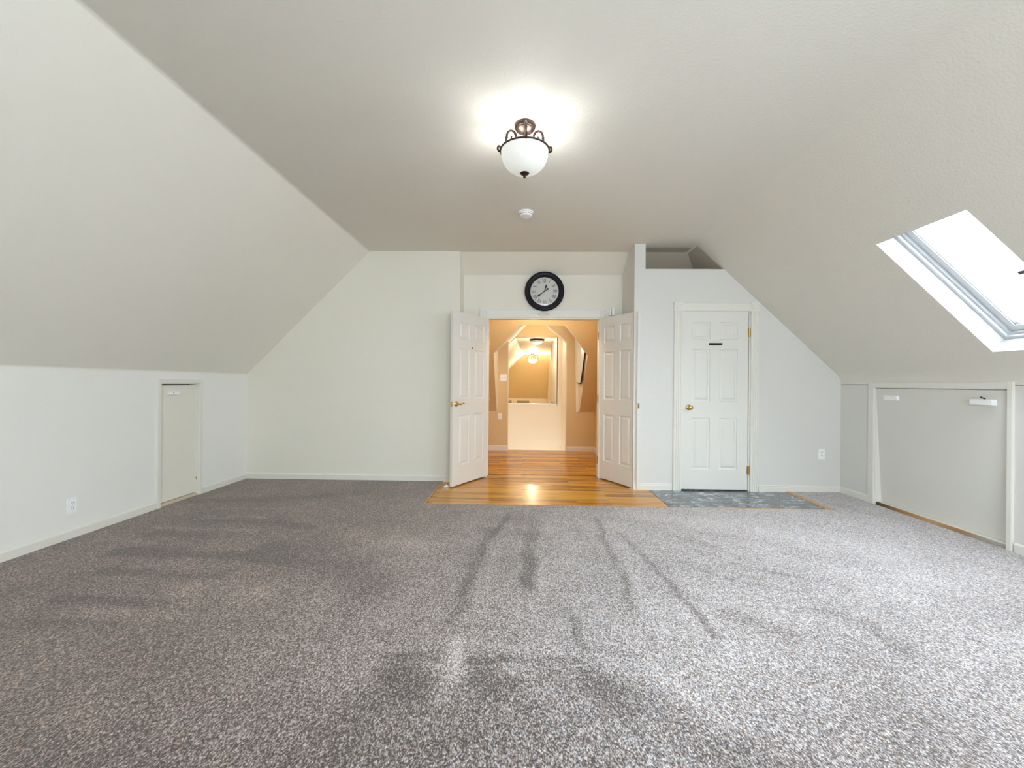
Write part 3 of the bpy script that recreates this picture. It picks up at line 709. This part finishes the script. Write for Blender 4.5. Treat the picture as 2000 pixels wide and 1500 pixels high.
# ------------------------------------------------------------------ ceiling light (semi-flush, bronze scroll arms, frosted bowl)
def arm_curve():
    pts = []
    # inner curl
    for k in range(9):
        a = R(-60 + k * -45 * .9); pts.append((.0745 + .011 * math.cos(a) * (1 - k * .02), -.078 + .011 * math.sin(a)))
    pts = [(.080, -.072), (.0835, -.080), (.078, -.090), (.068, -.090), (.060, -.082), (.056, -.068), (.060, -.052), (.070, -.041), (.084, -.036), (.098, -.040), (.108, -.052), (.112, -.068), (.113, -.085), (.117, -.104), (.126, -.126), (.138, -.148), (.147, -.162), (.155, -.164), (.163, -.158), (.167, -.146), (.163, -.135), (.155, -.134), (.151, -.141), (.155, -.147)]
    return pts
def smooth_pts(p, n=4):
    out = []
    P = [p[0]] + p + [p[-1]]
    for i in range(1, len(P) - 2):
        for k in range(n):
            t = k / n
            out.append(tuple(0.5 * ((2 * P[i][c]) + (-P[i - 1][c] + P[i + 1][c]) * t + (2 * P[i - 1][c] - 5 * P[i][c] + 4 * P[i + 1][c] - P[i + 2][c]) * t * t + (-P[i - 1][c] + 3 * P[i][c] - 3 * P[i + 1][c] + P[i + 2][c]) * t ** 3) for c in range(2)))
    out.append(p[-1]); return out
def make_scroll_light(loc, label):
    e = tag(empty('ceiling_light', loc), label, 'light')
    bm = bmesh.new(); lathe(bm, [(0, 0), (.066, 0), (.067, -.012), (.063, -.022), (.056, -.026), (.056, -.032), (.046, -.040), (.030, -.046), (.016, -.050), (.012, -.060), (.007, -.066), (.006, -.150), (0, -.150)], 40)
    obj('canopy', bm, M['bronze'], e, smooth=True, ang=40)
    cp = smooth_pts(arm_curve())
    for q in range(4):
        a = q * PI / 2 + R(3)
        bm = bmesh.new(); n = len(cp)
        rad = [.0052 + .0026 * math.sin(PI * i / (n - 1)) for i in range(n)]
        tube(bm, [(r * math.cos(a), r * math.sin(a), z) for r, z in cp], rad, 8)
        for r, z in ((.113, -.080), (.0605, -.053)):
            lathe(bm, [(0, -.008), (.008, -.006), (.0095, 0), (.008, .006), (0, .008)], 10, Matrix.Translation((r * math.cos(a), r * math.sin(a), z)))
        obj('arm', bm, M['bronze'], e, smooth=True, ang=60)
    bm = bmesh.new(); tube(bm, [(.150 * math.cos(2 * PI * i / 64), .150 * math.sin(2 * PI * i / 64), -.162) for i in range(64)], .0056, 8, closed=True)
    obj('ring', bm, M['bronze'], e, smooth=True, ang=60)
    bm = bmesh.new(); pr = []
    for i in range(19):
        t = i / 18 * PI / 2; pr.append((.147 * math.cos(t) ** .85 if i < 18 else 0.0, -.166 - .135 * math.sin(t)))
    pr = [(.143, -.160), (.1475, -.160)] + pr
    lathe(bm, pr, 48); obj('glass_bowl', bm, M['bowl'], e, smooth=True, ang=60)
    bm = bmesh.new(); lathe(bm, [(0, -.280), (.018, -.282), (.030, -.291), (.031, -.298), (.022, -.306), (.009, -.312), (.0075, -.322), (.009, -.326), (0, -.328)], 24); obj('finial', bm, M['bronze'], e, smooth=True, ang=50)
    return e
L0 = make_scroll_light((0.0, 2.60, ZC), 'bronze scroll-armed ceiling light with frosted bowl in the carpeted room')
L1 = copy_tree(L0); L1.location = (0.30, 13.1, 2.13); L1.scale = (1.0,) * 3
L1['label'] = 'small distant scroll-armed ceiling light seen through the doorway'
# flush light over the stairs
fl = tag(empty('ceiling_light', (0.295, 8.86, 2.13)), 'low round flush ceiling light with bronze rim above the stairs', 'light')
bm = bmesh.new(); lathe(bm, [(0, 0), (.150, 0), (.155, -.010), (.152, -.028), (.140, -.032), (.128, -.030), (.128, -.02), (0, -.02)], 40); obj('rim', bm, M['bronze'], fl, smooth=True, ang=40)
bm = bmesh.new(); lathe(bm, [(.132, -.028), (.125, -.050), (.10, -.074), (.06, -.090), (0, -.096)], 40); obj('glass_bowl', bm, M['bowl'], fl, smooth=True, ang=60)
bm = bmesh.new(); lathe(bm, [(0, -.094), (.010, -.096), (.008, -.106), (0, -.112)], 16); obj('finial', bm, M['bronze'], fl)

# smoke detector
sm = tag(empty('smoke_detector', (0.016, 3.915, ZC)), 'round white smoke detector on the ceiling behind the light', 'smoke detector')
bm = bmesh.new(); lathe(bm, [(0, 0), (.070, 0), (.070, -.010), (.064, -.014), (.058, -.014)], 40); obj('base', bm, M['plastic'], sm, smooth=True, ang=40)
bm = bmesh.new(); lathe(bm, [(.058, -.010), (.061, -.018), (.060, -.034), (.052, -.043), (.030, -.047), (.016, -.047), (.014, -.043), (0, -.043)], 40); cv = obj('cover', bm, M['plastic'], sm, smooth=True, ang=35)
for k in range(14):
    a = 2 * PI * k / 14
bm = bmesh.new()
for k in range(14):
    a = 2 * PI * k / 14
    box(bm, -.008, .008, .0598, .0612, -.029, -.025, 0, rt('Z', a))
obj('vent_slots', bm, M['slot'], cv)

# ------------------------------------------------------------------ wall clock
ck = tag(empty('wall_clock', (0.267, YR - 0.028, 2.377)), 'round black-rimmed clock with roman numerals above the double doorway', 'clock')
ck.rotation_euler = (0, R(-2.2), 0)
MX = rt('X', PI / 2)      # lathe axis -> towards the room (-y)
bm = bmesh.new(); lathe(bm, [(0, 0), (.235, 0), (.248, .008), (.252, .020), (.246, .034), (.236, .042), (.222, .044), (.212, .038), (.205, .036), (.196, .040), (.188, .036), (.182, .022), (.180, .016)], 72, MX); obj('rim', bm, M['black'], ck, smooth=True, ang=40)
bm = bmesh.new(); lathe(bm, [(.184, .012), (0, .012)], 72, MX); obj('dial', bm, M['dial'], ck)
def glyph(bm, s):
    """roman numeral strokes in x,z, height 1, centred; returns width"""
    wds = {'I': .26, 'V': .62, 'X': .62}; tot = sum(wds[c] for c in s); x = -tot / 2
    def stroke(x0, z0, x1, z1, w):
        a = Vector((x0, 0, z0)); b = Vector((x1, 0, z1)); t = (b - a).normalized(); n = Vector((t.z, 0, -t.x)) * w / 2
        prism(bm, [a - n, a + n, b + n, b - n], (0, -.03, 0))
    for c in s:
        m = x + wds[c] / 2
        if c == 'I': stroke(m, -.5, m, .5, .13); stroke(m - .12, .49, m + .12, .49, .04); stroke(m - .12, -.49, m + .12, -.49, .04)
        if c == 'V': stroke(m - .24, .5, m, -.5, .13); stroke(m + .24, .5, m, -.5, .05); stroke(m - .32, .49, m - .14, .49, .04); stroke(m + .14, .49, m + .32, .49, .04)
        if c == 'X': stroke(m - .24, .5, m + .24, -.5, .13); stroke(m + .24, .5, m - .24, -.5, .05); stroke(m - .32, .49, m - .14, .49, .04); stroke(m + .14, -.49, m + .32, -.49, .04)
        x += wds[c]
for i, s in enumerate(('XII', 'I', 'II', 'III', 'IIII', 'V', 'VI', 'VII', 'VIII', 'IX', 'X', 'XI')):
    bm = bmesh.new(); glyph(bm, s)
    a = i * PI / 6; sc = .044
    m = Matrix.Translation((math.sin(a) * .137, -.0122, math.cos(a) * .137)) @ rt('Y', a) @ Matrix.Diagonal((sc * .95, sc, sc, 1))
    for v in bm.verts: v.co = m @ v.co
    obj('numeral', bm, M['ink'], ck)
def hand(bm, ang, L, tail, w, y, spade):
    m = rt('Y', ang)
    pts = [(-w * .5, -tail), (w * .5, -tail), (w * .6, L * .45), (w * spade, L * .62), (w * .4, L * .78), (0, L), (-w * .4, L * .78), (-w * spade, L * .62), (-w * .6, L * .45)]
    prism(bm, [m @ Vector((x, y, z)) for x, z in pts], (0, -.0012, 0))
bm = bmesh.new(); hand(bm, R(19), .104, .0, .0105, -.016, 1.6); obj('hour_hand', bm, M['hand'], ck)
bm = bmesh.new(); hand(bm, R(235.5), .140, .045, .0095, -.019, 1.5)
lathe(bm, [(0, 0), (.013, 0), (.013, .0015), (0, .0015)], 20, rt('Y', R(235.5)) @ Matrix.Translation((0, -.019, -.050)) @ MX); obj('minute_hand', bm, M['hand'], ck)
bm = bmesh.new(); lathe(bm, [(0, .012), (.009, .012), (.009, .022), (0, .024)], 20, MX); obj('hub', bm, M['hand'], ck)
def crystal():
    m = M['pane'].copy(); m.name = 'clock_crystal'
    return m
bm = bmesh.new(); lathe(bm, [(.182, .026), (.150, .030), (.090, .034), (.04, .036), (0, .0365)], 64, MX); obj('crystal', bm, crystal(), ck, smooth=True, ang=60)

# door sensor on header, doorstops
ds = tag(empty('door_sensor', (1.122, YR - 0.0275, 2.115)), 'small white two-piece door sensor at right end of the doorway header', 'sensor')
bm = bmesh.new(); box(bm, -.030, -.010, -.018, 0, -.040, .045, .003); obj('magnet', bm, M['plastic'], ds)
bm = bmesh.new(); box(bm, .000, .032, -.024, 0, -.042, .062, .004); obj('sensor_body', bm, M['plastic'], ds)
bm = bmesh.new(); m = Matrix.Translation((-0.872, 4.805, FZ * 0)) @ rt('Z', .3)
box(bm, -.028, .028, -.018, .018, 0.0005, .016, .005, m); lathe(bm, [(0, .012), (.013, .012), (.014, .026), (.010, .032), (0, .033)], 18, m)
tag(obj('door_stop', bm, M['rubber'], smooth=True), 'small pale door stop on the wood floor at the left door leaf', 'door stop')
bm = bmesh.new(); m = Matrix.Translation((1.262, 4.845, 0)) @ rt('Z', math.atan2(rf.y - rh.y, rf.x - rh.x))
prism(bm, [m @ Vector(p) for p in ((-.05, -.012, 0.0005), (.05, -.012, 0.0005), (.05, -.012, .012), (-.05, -.012, .004))], m.to_3x3() @ Vector((0, .024, 0)))
tag(obj('door_stop', bm, M['plastic']), 'thin white wedge on the wood floor under the right door leaf', 'door stop')

# ------------------------------------------------------------------ skylight (window_1)
def P3(u, y, out):
    p = on_slope(u, out); return (p.x, y, p.z)
sk = tag(empty('window_1', P3((U0 + U1) / 2, (SKY_Y0 + SKY_Y1) / 2, 0)), 'white framed roof window in the right sloped ceiling', 'window', kind='structure')
inv = Matrix.Translation(-Vector(sk.location))
def skbox(bm, u0, u1, y0, y1, o0, o1):
    pts = [inv @ Vector(P3(u, y, o0)) for u, y in ((u0, y0), (u1, y0), (u1, y1), (u0, y1))]
    dd = Vector(P3(u0, y0, o1)) - Vector(P3(u0, y0, o0)); prism(bm, pts, dd)
def frame_ring(bm, iu, iy, wd, o0, o1):
    a, b, c, dd_ = U0 + iu, U1 - iu, SKY_Y0 + iy, SKY_Y1 - iy
    skbox(bm, a, b, c, c + wd, o0, o1); skbox(bm, a, b, dd_ - wd, dd_, o0, o1)
    skbox(bm, a, a + wd, c + wd, dd_ - wd, o0, o1); skbox(bm, b - wd, b, c + wd, dd_ - wd, o0, o1)
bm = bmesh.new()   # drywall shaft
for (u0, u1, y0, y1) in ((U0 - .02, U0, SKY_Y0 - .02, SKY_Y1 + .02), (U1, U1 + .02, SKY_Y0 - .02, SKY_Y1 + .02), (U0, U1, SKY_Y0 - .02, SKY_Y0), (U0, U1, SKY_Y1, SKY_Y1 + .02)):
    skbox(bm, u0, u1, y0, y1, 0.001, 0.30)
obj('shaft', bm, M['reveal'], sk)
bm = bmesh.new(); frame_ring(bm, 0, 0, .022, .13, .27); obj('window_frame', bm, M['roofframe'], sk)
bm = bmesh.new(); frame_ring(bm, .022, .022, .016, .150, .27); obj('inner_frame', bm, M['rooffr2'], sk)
bm = bmesh.new(); frame_ring(bm, .040, .040, .045, .170, .225); sash = obj('sash', bm, M['roofframe'], sk)
bm = bmesh.new(); frame_ring(bm, .084, .084, .004, .178, .20); obj('gasket', bm, M['gasket'], sk)
bm = bmesh.new(); skbox(bm, U0 + .086, U1 - .086, SKY_Y0 + .086, SKY_Y1 - .086, .195, .200); obj('glass', bm, M['pane'], sk)
bm = bmesh.new(); skbox(bm, .84, .865, 2.512, 2.60, .02, .03); obj('handle', bm, M['gasket'], sk)
# second skylight, added behind the field of view for more daylight
s2 = tag(empty('fill_skylight', P3((U0 + U1) / 2, 0.40, .15)), 'unseen roof window added for daylight, nearest the rear wall', 'window', kind='structure')
inv2 = Matrix.Translation(-Vector(s2.location))
bm = bmesh.new()
for (u0, u1, y0, y1) in ((U0 - .02, U0 + .03, -.47, 1.27), (U1 - .03, U1 + .02, -.47, 1.27), (U0, U1, -.47, -.42), (U0, U1, 1.22, 1.27), (U0, U1, .37, .43)):
    pts = [inv2 @ Vector(P3(u, y, .001)) for u, y in ((u0, y0), (u1, y0), (u1, y1), (u0, y1))]
    prism(bm, pts, Vector(P3(0, 0, .22)) - Vector(P3(0, 0, .001)))
obj('window_frame', bm, M['frame'], s2)
bm = bmesh.new(); pts = [inv2 @ Vector(P3(u, y, .18)) for u, y in ((U0, -.43), (U1, -.43), (U1, 1.23), (U0, 1.23))]
prism(bm, pts, Vector(P3(0, 0, .185)) - Vector(P3(0, 0, .18))); obj('glass', bm, M['pane'], s2)

# ------------------------------------------------------------------ hall beyond the doors
YD = YR + T
HX0, HX1, HZ = -1.25, 1.285, 2.42
zk = 0.70
def sz(y): return zk + (YH - y)          # 45-degree roof slope rising towards the doors
yt = YH - (HZ - zk)
bm = bmesh.new()
box(bm, HX1, HX1 + .08, YD, YH + .1, -0.05, HZ + .05)
struct('wall_hall_right', bm, M['tan'], 'tan side wall at the right of the hall', 'wall')
bm = bmesh.new(); box(bm, HX0 - .08, HX0, YD, YH + .1, -0.05, HZ + .05)
struct('wall_hall_left', bm, M['tan'], 'tan side wall at the left of the hall', 'wall')
bm = bmesh.new(); box(bm, HX0, HX1, YD, YD + .004, 2.06, HZ); box(bm, HX0, DX0 - .01, YD, YD + .004, 0, 2.06); box(bm, DX1 + .01, HX1, YD, YD + .004, 0, 2.06)
struct('wall_hall_near', bm, M['tan'], 'tan hall side of the doorway wall', 'wall')
bm = bmesh.new(); box(bm, HX0, HX1, YD, yt + .02, HZ, HZ + .05)
struct('ceiling_hall', bm, M['cream'], 'flat hall ceiling just behind the double doorway', 'ceiling')
# sloped face with the clipped tunnel opening
A_, B_, C_, D_, G_, E_ = (-.460, 1.670), (-.052, 2.058), (.648, 2.052), (1.012, 1.640), (1.014, .722), (-.468, .750)
def onS(p): return (p[0], YH - (p[1] - zk), p[1])
bm = bmesh.new()
V = lambda *p: bm.verts.new(p)
fr_ = [V(*onS(p)) for p in (E_, A_, B_, C_, D_, G_)]
TL, TR = V(HX0, yt, HZ), V(HX1, yt, HZ); BL, BR = V(HX0, YH, zk), V(HX1, YH, zk)
e0, g0 = V(-.468, YH, zk), V(1.014, YH, zk)
bm.faces.new((BL, e0, fr_[0], fr_[1], fr_[2], TL)); bm.faces.new((TL, fr_[2], fr_[3], TR)); bm.faces.new((TR, fr_[3], fr_[4], fr_[5], g0, BR))
struct('ceiling_slope', bm, M['tan'], 'tan sloped hall ceiling cut by a clipped archway opening', 'ceiling')
# tunnel faces between the slope and the far knee wall
An, Bn, Cn, Dn, Gn, En = (-.446, 1.786), (.235, 2.43), (.560, 2.43), (.930, 2.02), (.955, .69), (-.448, .69)
def face(bm, *pts): bm.faces.new([bm.verts.new(p) for p in pts])
bk = lambda p: (p[0], YH, p[1])
bm = bmesh.new()
face(bm, onS(A_), onS(B_), bk(Bn), bk(An)); face(bm, onS(E_), onS(A_), bk(An), bk(En)); face(bm, onS(E_), bk(En), (-.47, YH, .69))
face(bm, onS(C_), onS(D_), bk(Dn), bk(Cn)); face(bm, onS(D_), onS(G_), bk(Gn), bk(Dn)); face(bm, onS(G_), (1.014, YH, .69), bk(Gn))
face(bm, onS(B_), onS(C_), bk(Cn), bk(Bn))
struct('ceiling_archway', bm, M['cream'], 'cream clipped lining of the archway through the sloped ceiling', 'ceiling')
# far wall of the hall: knee part and the taller part inside the archway with the clipped opening
bm = bmesh.new()
OX0, OX1 = -.262, .778
f2 = lambda *pts: prism(bm, [(x, YH, z) for x, z in pts], (0, .07, 0))
f2((HX0, -.05), (OX0, -.05), (OX0, zk), (HX0, zk)); f2((OX1, -.05), (HX1, -.05), (HX1, zk), (OX1, zk))
f2((-.50, zk), (OX0, zk), (OX0, 1.99), (-.50, 1.80))
f2((OX1, zk), (1.05, zk), (1.05, 2.06), (.60, 2.5), (.30, 2.5), (.30, 2.335), (.413, 2.241), (OX1, 1.945))
f2((-.02, 2.5), (.30, 2.5), (.30, 2.335))
struct('wall_hall_far', bm, M['tan'], 'tan far hall wall with an opening to the stairs', 'wall')
# bright edge trim of that opening
bm = bmesh.new()
def strip(p, q, w=.016):
    a = Vector((p[0], YH - .004, p[1])); b = Vector((q[0], YH - .004, q[1])); t = (b - a).normalized(); n = Vector((t.z, 0, -t.x)) * w / 2
    prism(bm, [a - n, a + n, b + n, b - n], (0, .078, 0))
strip((OX0, .0), (OX0, 1.934), .012); strip((OX1, 0), (OX1, 1.95), .014); strip((OX1, 1.945), (.413, 2.241), .022)
struct('trim_9', bm, M['cream'], 'thin white corner edging of the stair opening', 'trim')
baseboard('baseboard_hall', [((HX0, YH), (OX0 - .01, YH), (0, -1)), ((OX1 + .01, YH), (HX1, YH), (0, -1)), ((HX1, YD), (HX1, YH), (-1, 0))], 'white baseboard along the tan hall walls', h=.085, stepped=True)
# window beside the archway, clipped by the slope
wn = tag(empty('window_4', (0, 0, 0)), 'white framed window seen edge-on inside the archway at right', 'window', kind='structure')
def sidex(y): return .955 + (1.012 - .955) * (YH - y) / .94
bm = bmesh.new()
pl = [(7.40, 1.235), (7.05, 1.215), (6.72, 1.71), (7.40, 1.95)]
face_pts = [(sidex(y) - .002, y, z) for y, z in pl]
prism(bm, face_pts, (-.022, 0, 0)); obj('window_frame', bm, M['frame'], wn)
bm = bmesh.new(); tube(bm, [(sidex(7.05) - .016, 7.030, 1.205), (sidex(6.9) - .016, 6.86, 1.43), (sidex(6.72) - .016, 6.70, 1.705)], .012, 6); tube(bm, [(sidex(7.4) - .014, 7.40, 1.222), (sidex(7.05) - .014, 7.04, 1.205)], .009, 6); obj('gasket', bm, M['nail'], wn)

# stairwell and the rooms beyond
bm = bmesh.new()
face(bm, (OX1 + .012, YH + .07, -1.2), (OX1 + .012, YS, -1.2), (OX1 + .012, YS, 2.30), (OX1 + .012, YH + .07, 1.95))
face(bm, (OX1 + .012, YH + .07, 1.95), (OX1 + .012, YS, 2.30), (.60, YS, 2.6), (.413, YH + .07, 2.30))
face(bm, (.413, YH + .07, 2.30), (.60, YS, 2.6), (.06, YS, 2.6), (.06, YH + .07, 2.30))
struct('wall_stairs_right', bm, M['cream'], 'cream side wall of the stairwell at right', 'wall')
bm = bmesh.new()
face(bm, (OX0 - .05, YH + .07, -1.2), (OX0 - .05, YS, -1.2), (-.297, YS, 1.998), (-.297, YH + .07, 1.90))
face(bm, (-.33, YH, 1.896), (-.297, YS, 1.998), (.063, YS, 2.373), (.063, YH, 2.267))
face(bm, (.063, YH, 2.267), (.063, YS, 2.373), (.10, YS, 2.6), (.235, YH, 2.43))
struct('wall_stairs_left', bm, M['cream'], 'cream clipped side of the stairwell at left', 'wall')
bm = bmesh.new(); box(bm, -.6, OX1 + .012, YS, YS + .10, -1.2, .775)
struct('wall_half', bm, M['cream'], 'cream half wall across the far side of the stairs', 'wall')
bm = bmesh.new(); box(bm, -.6, .69, YS - .02, YS + .12, .775, .800, .004)
struct('trim_10', bm, M['frame'], 'white ledge cap on the half wall', 'trim')
bm = bmesh.new(); box(bm, .688, OX1 + .012, YS, YS + .1, .775, 2.145); box(bm, .68, .70, YS + .0, 10.3, .775, 2.145); box(bm, .68, 1.1, 10.2, 10.3, .0, 2.145)
struct('wall_post', bm, M['cream'], 'white wall end and long return beyond the stairs', 'wall')
bm = bmesh.new(); prism(bm, [(-.5, YS, 2.145), (1.0, YS, 2.145), (1.0, YS, 2.7), (-.5, YS, 2.7)], (0, .05, 0))
struct('wall_bulkhead', bm, M['tan'], 'tan bulkhead above the opening beyond the stairs', 'wall')
ZF = 2.14; YF = 13.9
bm = bmesh.new()
face(bm, (-.153, YS + .05, ZF), (.70, YS + .05, ZF), (1.10, YF, ZF), (.009, YF, ZF))
face(bm, (.70, YS + .05, ZF), (1.4, YS + .05, ZF), (1.4, YF, ZF), (1.10, YF, ZF))
face(bm, (-.153, YS + .05, ZF), (.009, YF, ZF), (-1.4, YF, ZF - 1.41), (-1.4, YS + .05, ZF - 1.25))
struct('ceiling_far', bm, M['cream'], 'white ceiling and left slope of the distant room', 'ceiling')
bm = bmesh.new()
zf = .655; YK = YF + (ZF - zf)
face(bm, (-1.6, YF, ZF), (1.4, YF, ZF), (1.4, YK, zf), (-1.6, YK, zf))
struct('wall_far_slope', bm, M['tan'], 'tan sloped end wall of the distant room', 'wall')
bm = bmesh.new(); face(bm, (-1.6, YK, zf), (1.4, YK, zf), (1.4, YK, -.2), (-1.6, YK, -.2)); face(bm, (-1.6, YS, -.02), (1.4, YS, -.02), (1.4, YK, -.02), (-1.6, YK, -.02))
face(bm, (-1.4, YS, -.1), (-1.4, YK, -.1), (-1.4, YK, 1.0), (-1.4, YS, 1.0))
struct('wall_far_low', bm, M['cream'], 'cream low wall and floor of the distant room', 'wall')
bm = bmesh.new(); box(bm, .90, .94, 10.3, YK, 0, ZF)
struct('wall_far_right', bm, M['cream'], 'cream right wall of the distant room', 'wall')
vents = []
for x0, x1, lab in ((-.20, .24, 'wide grey vent grille low on the distant wall'), (-.62, -.40, 'small grey vent grille at the left end of the distant wall')):
    bm = bmesh.new(); box(bm, x0, x1, YK - .02, YK - .001, .38, .575, .002)
    for k in range(8): box(bm, x0 + .01, x1 - .01, YK - .028, YK - .018, .395 + k * .022, .403 + k * .022)
    tag(obj('vent_grille', bm, M['vent']), lab, 'vent', 'distant vent grilles')

# outer roof shell round the far rooms keeps daylight out
bm = bmesh.new()
box(bm, -1.9, 1.9, YD + .10, YD + .12, -1.3, -.05); box(bm, -1.9, 1.9, YD + .03, YD + .12, 2.47, 2.80); box(bm, -1.9, 1.9, YD + .03, YD + .16, 2.72, 2.80)
box(bm, -1.9, 1.9, YD + .12, 16.2, 2.72, 2.76); box(bm, -1.9, -1.86, YD + .12, 16.2, -1.3, 2.76); box(bm, 1.86, 1.9, YD + .12, 16.2, -1.3, 2.76)
box(bm, -1.9, 1.9, 16.16, 16.2, -1.3, 2.76); box(bm, -1.9, 1.9, YD + .12, 16.2, -1.3, -1.26); 
struct('roof', bm, M['cream'], 'plain outer shell around the hall and distant room', 'roof')
# side cavities of the main room behind the knee walls
bm = bmesh.new()
box(bm, XL - .34, XL - .30, YREAR, 5.6, -.12, ZK + .05); box(bm, XR + .30, XR + .34, YREAR, 5.6, -.12, ZK + .05)
box(bm, XL - .34, XL - .0, YREAR, 5.6, ZK + .015, ZK + .05); box(bm, XR, XR + .34, YREAR, 5.6, ZK + .015, ZK + .05)
box(bm, XL - .34, XR + .34, 5.51, 5.53, -.12, 0.0)
box(bm, XL - .34, XR + .34, YD + .005, YD + .02, HZ + .0, 3.0); box(bm, XL - .34, HX0 - .08, YD, YD + .02, -.12, 3.0); box(bm, HX1 + .08, XR + .34, YD, YD + .02, -.12, 3.0)
box(bm, XL - .34, XR + .34, YREAR - .0, 5.0, -.16, -.12)
struct('wall_cavity', bm, M['cream'], 'hidden boarding behind the knee walls', 'wall')

# ------------------------------------------------------------------ lights
def lamp(name, typ, loc, energy, col=(1, 1, 1), size=.1, rot=None, sy=None):
    l = bpy.data.lights.new(name, typ); l.energy = energy; l.color = col
    if typ == 'AREA':
        l.size = size
        if sy: l.shape = 'RECTANGLE'; l.size_y = sy
    else: l.shadow_soft_size = size
    o = bpy.data.objects.new(name, l); C.objects.link(o); o.location = loc
    if rot is not None: o.rotation_euler = rot
    return o
lamp('bulb_main', 'POINT', (0.075, 2.60, ZC - .165), 3.9, (.97, .98, 1.0), .035)
lamp('bulb_main', 'POINT', (-0.075, 2.60, ZC - .165), 3.9, (1, .985, .94), .035)
lamp('bulb_stairs', 'POINT', (0.295, 8.86, 2.13 - .16), 10, (1, .88, .68), .05)
lamp('light_far', 'POINT', (0.30, 13.1, 2.13 - .17), 60, (1, .87, .64), .05)
lamp('light_far', 'POINT', (0.30, 12.6, 1.74), 32, (1, .82, .54), .012)  # extra fill below the distant bowl, added to brighten the end wall
lamp('fill_hall', 'POINT', (0.2, 5.60, 2.30), 27, (1, .86, .62), .10)  # hidden fill added behind the door header, no fixture
lamp('fill_stairwell', 'POINT', (0.3, 7.75, -0.7), 10, (1, .95, .86), .10)  # fill added below floor level to light the half wall
lamp('fill_landing', 'POINT', (0.30, 7.9, 2.33), 5.0, (1, .86, .66), .03)  # fill added out of sight above the landing, no fixture
lamp('fill_archway', 'POINT', (0.30, 7.1, 2.27), 3.5, (1, .92, .80), .02)  # fill hidden above the archway edge, added to brighten its lining
# daylight: world sky through the openings; portals help sampling
W = bpy.data.worlds.new('sky'); SC.world = W; W.use_nodes = True
bgn = W.node_tree.nodes['Background']; bgn.inputs['Color'].default_value = (.86, .925, 1.0, 1)
_n, _l = W.node_tree.nodes, W.node_tree.links
_tc = _n.new('ShaderNodeTexCoord'); _sp = _n.new('ShaderNodeSeparateXYZ'); _l.new(_tc.outputs['Generated'], _sp.inputs[0])
_mr = _n.new('ShaderNodeMapRange'); _mr.inputs['From Min'].default_value = 0.0; _mr.inputs['From Max'].default_value = 0.75
_mr.inputs['To Min'].default_value = 19.0; _mr.inputs['To Max'].default_value = 25.0
_l.new(_sp.outputs['Z'], _mr.inputs['Value']); _l.new(_mr.outputs['Result'], bgn.inputs['Strength'])
def portal(loc, rot, sx, sy):
    l = lamp('portal', 'AREA', loc, 1, size=sx, rot=rot, sy=sy); l.data.cycles.is_portal = True
portal(((WX0 + WX1) / 2, YREAR - .15, (WZ0 + WZ1) / 2), (R(90), 0, 0), WX1 - WX0, WZ1 - WZ0)
def sky_portal(yc, out, ly):
    c = Vector(P3((U0 + U1) / 2, yc, out)); nin = Vector((-sd.y, 0, sd.x))
    q = nin.to_track_quat('-Z', 'Y'); l = lamp('portal', 'AREA', c, 1, size=1, sy=1)
    nrm_in = Vector((-sd.y, 0, sd.x)) * 1.0
    vin = -(Vector(P3(.5, 0, 1)) - Vector(P3(.5, 0, 0)))
    l.rotation_euler = vin.to_track_quat('-Z', 'Y').to_euler(); l.data.size = 1.9; l.data.size_y = 1.9; l.data.cycles.is_portal = True
sky_portal((SKY_Y0 + SKY_Y1) / 2, .31, .62); sky_portal(.40, .25, .7)

# ------------------------------------------------------------------ camera
cam = bpy.data.cameras.new('camera'); co = bpy.data.objects.new('camera', cam); C.objects.link(co)
cam.sensor_width = 36; cam.lens = 820 / 2000 * 36; cam.shift_y = -1 / 2000; cam.clip_start = .05
yaw = math.atan(21 / 820); roll = 0.0085
fw = Vector((-math.sin(yaw), math.cos(yaw), 0)); rt_ = Vector((math.cos(yaw), math.sin(yaw), 0)); up = Vector((0, 0, 1))
rx = rt_ * math.cos(roll) + up * math.sin(roll); uy = up * math.cos(roll) - rt_ * math.sin(roll)
mw = Matrix((rx, uy, -fw)).transposed().to_4x4(); mw.translation = (0, 0, H)
co.matrix_world = mw
SC.camera = co
SC.view_settings.view_transform = 'Standard'
SC.view_settings.look = 'None'
SC.view_settings.exposure = 0.1
SC.cycles.use_denoising = True
SC.cycles.max_bounces = 12; SC.cycles.diffuse_bounces = 8; SC.cycles.transparent_max_bounces = 12
SC.cycles.sample_clamp_indirect = 6
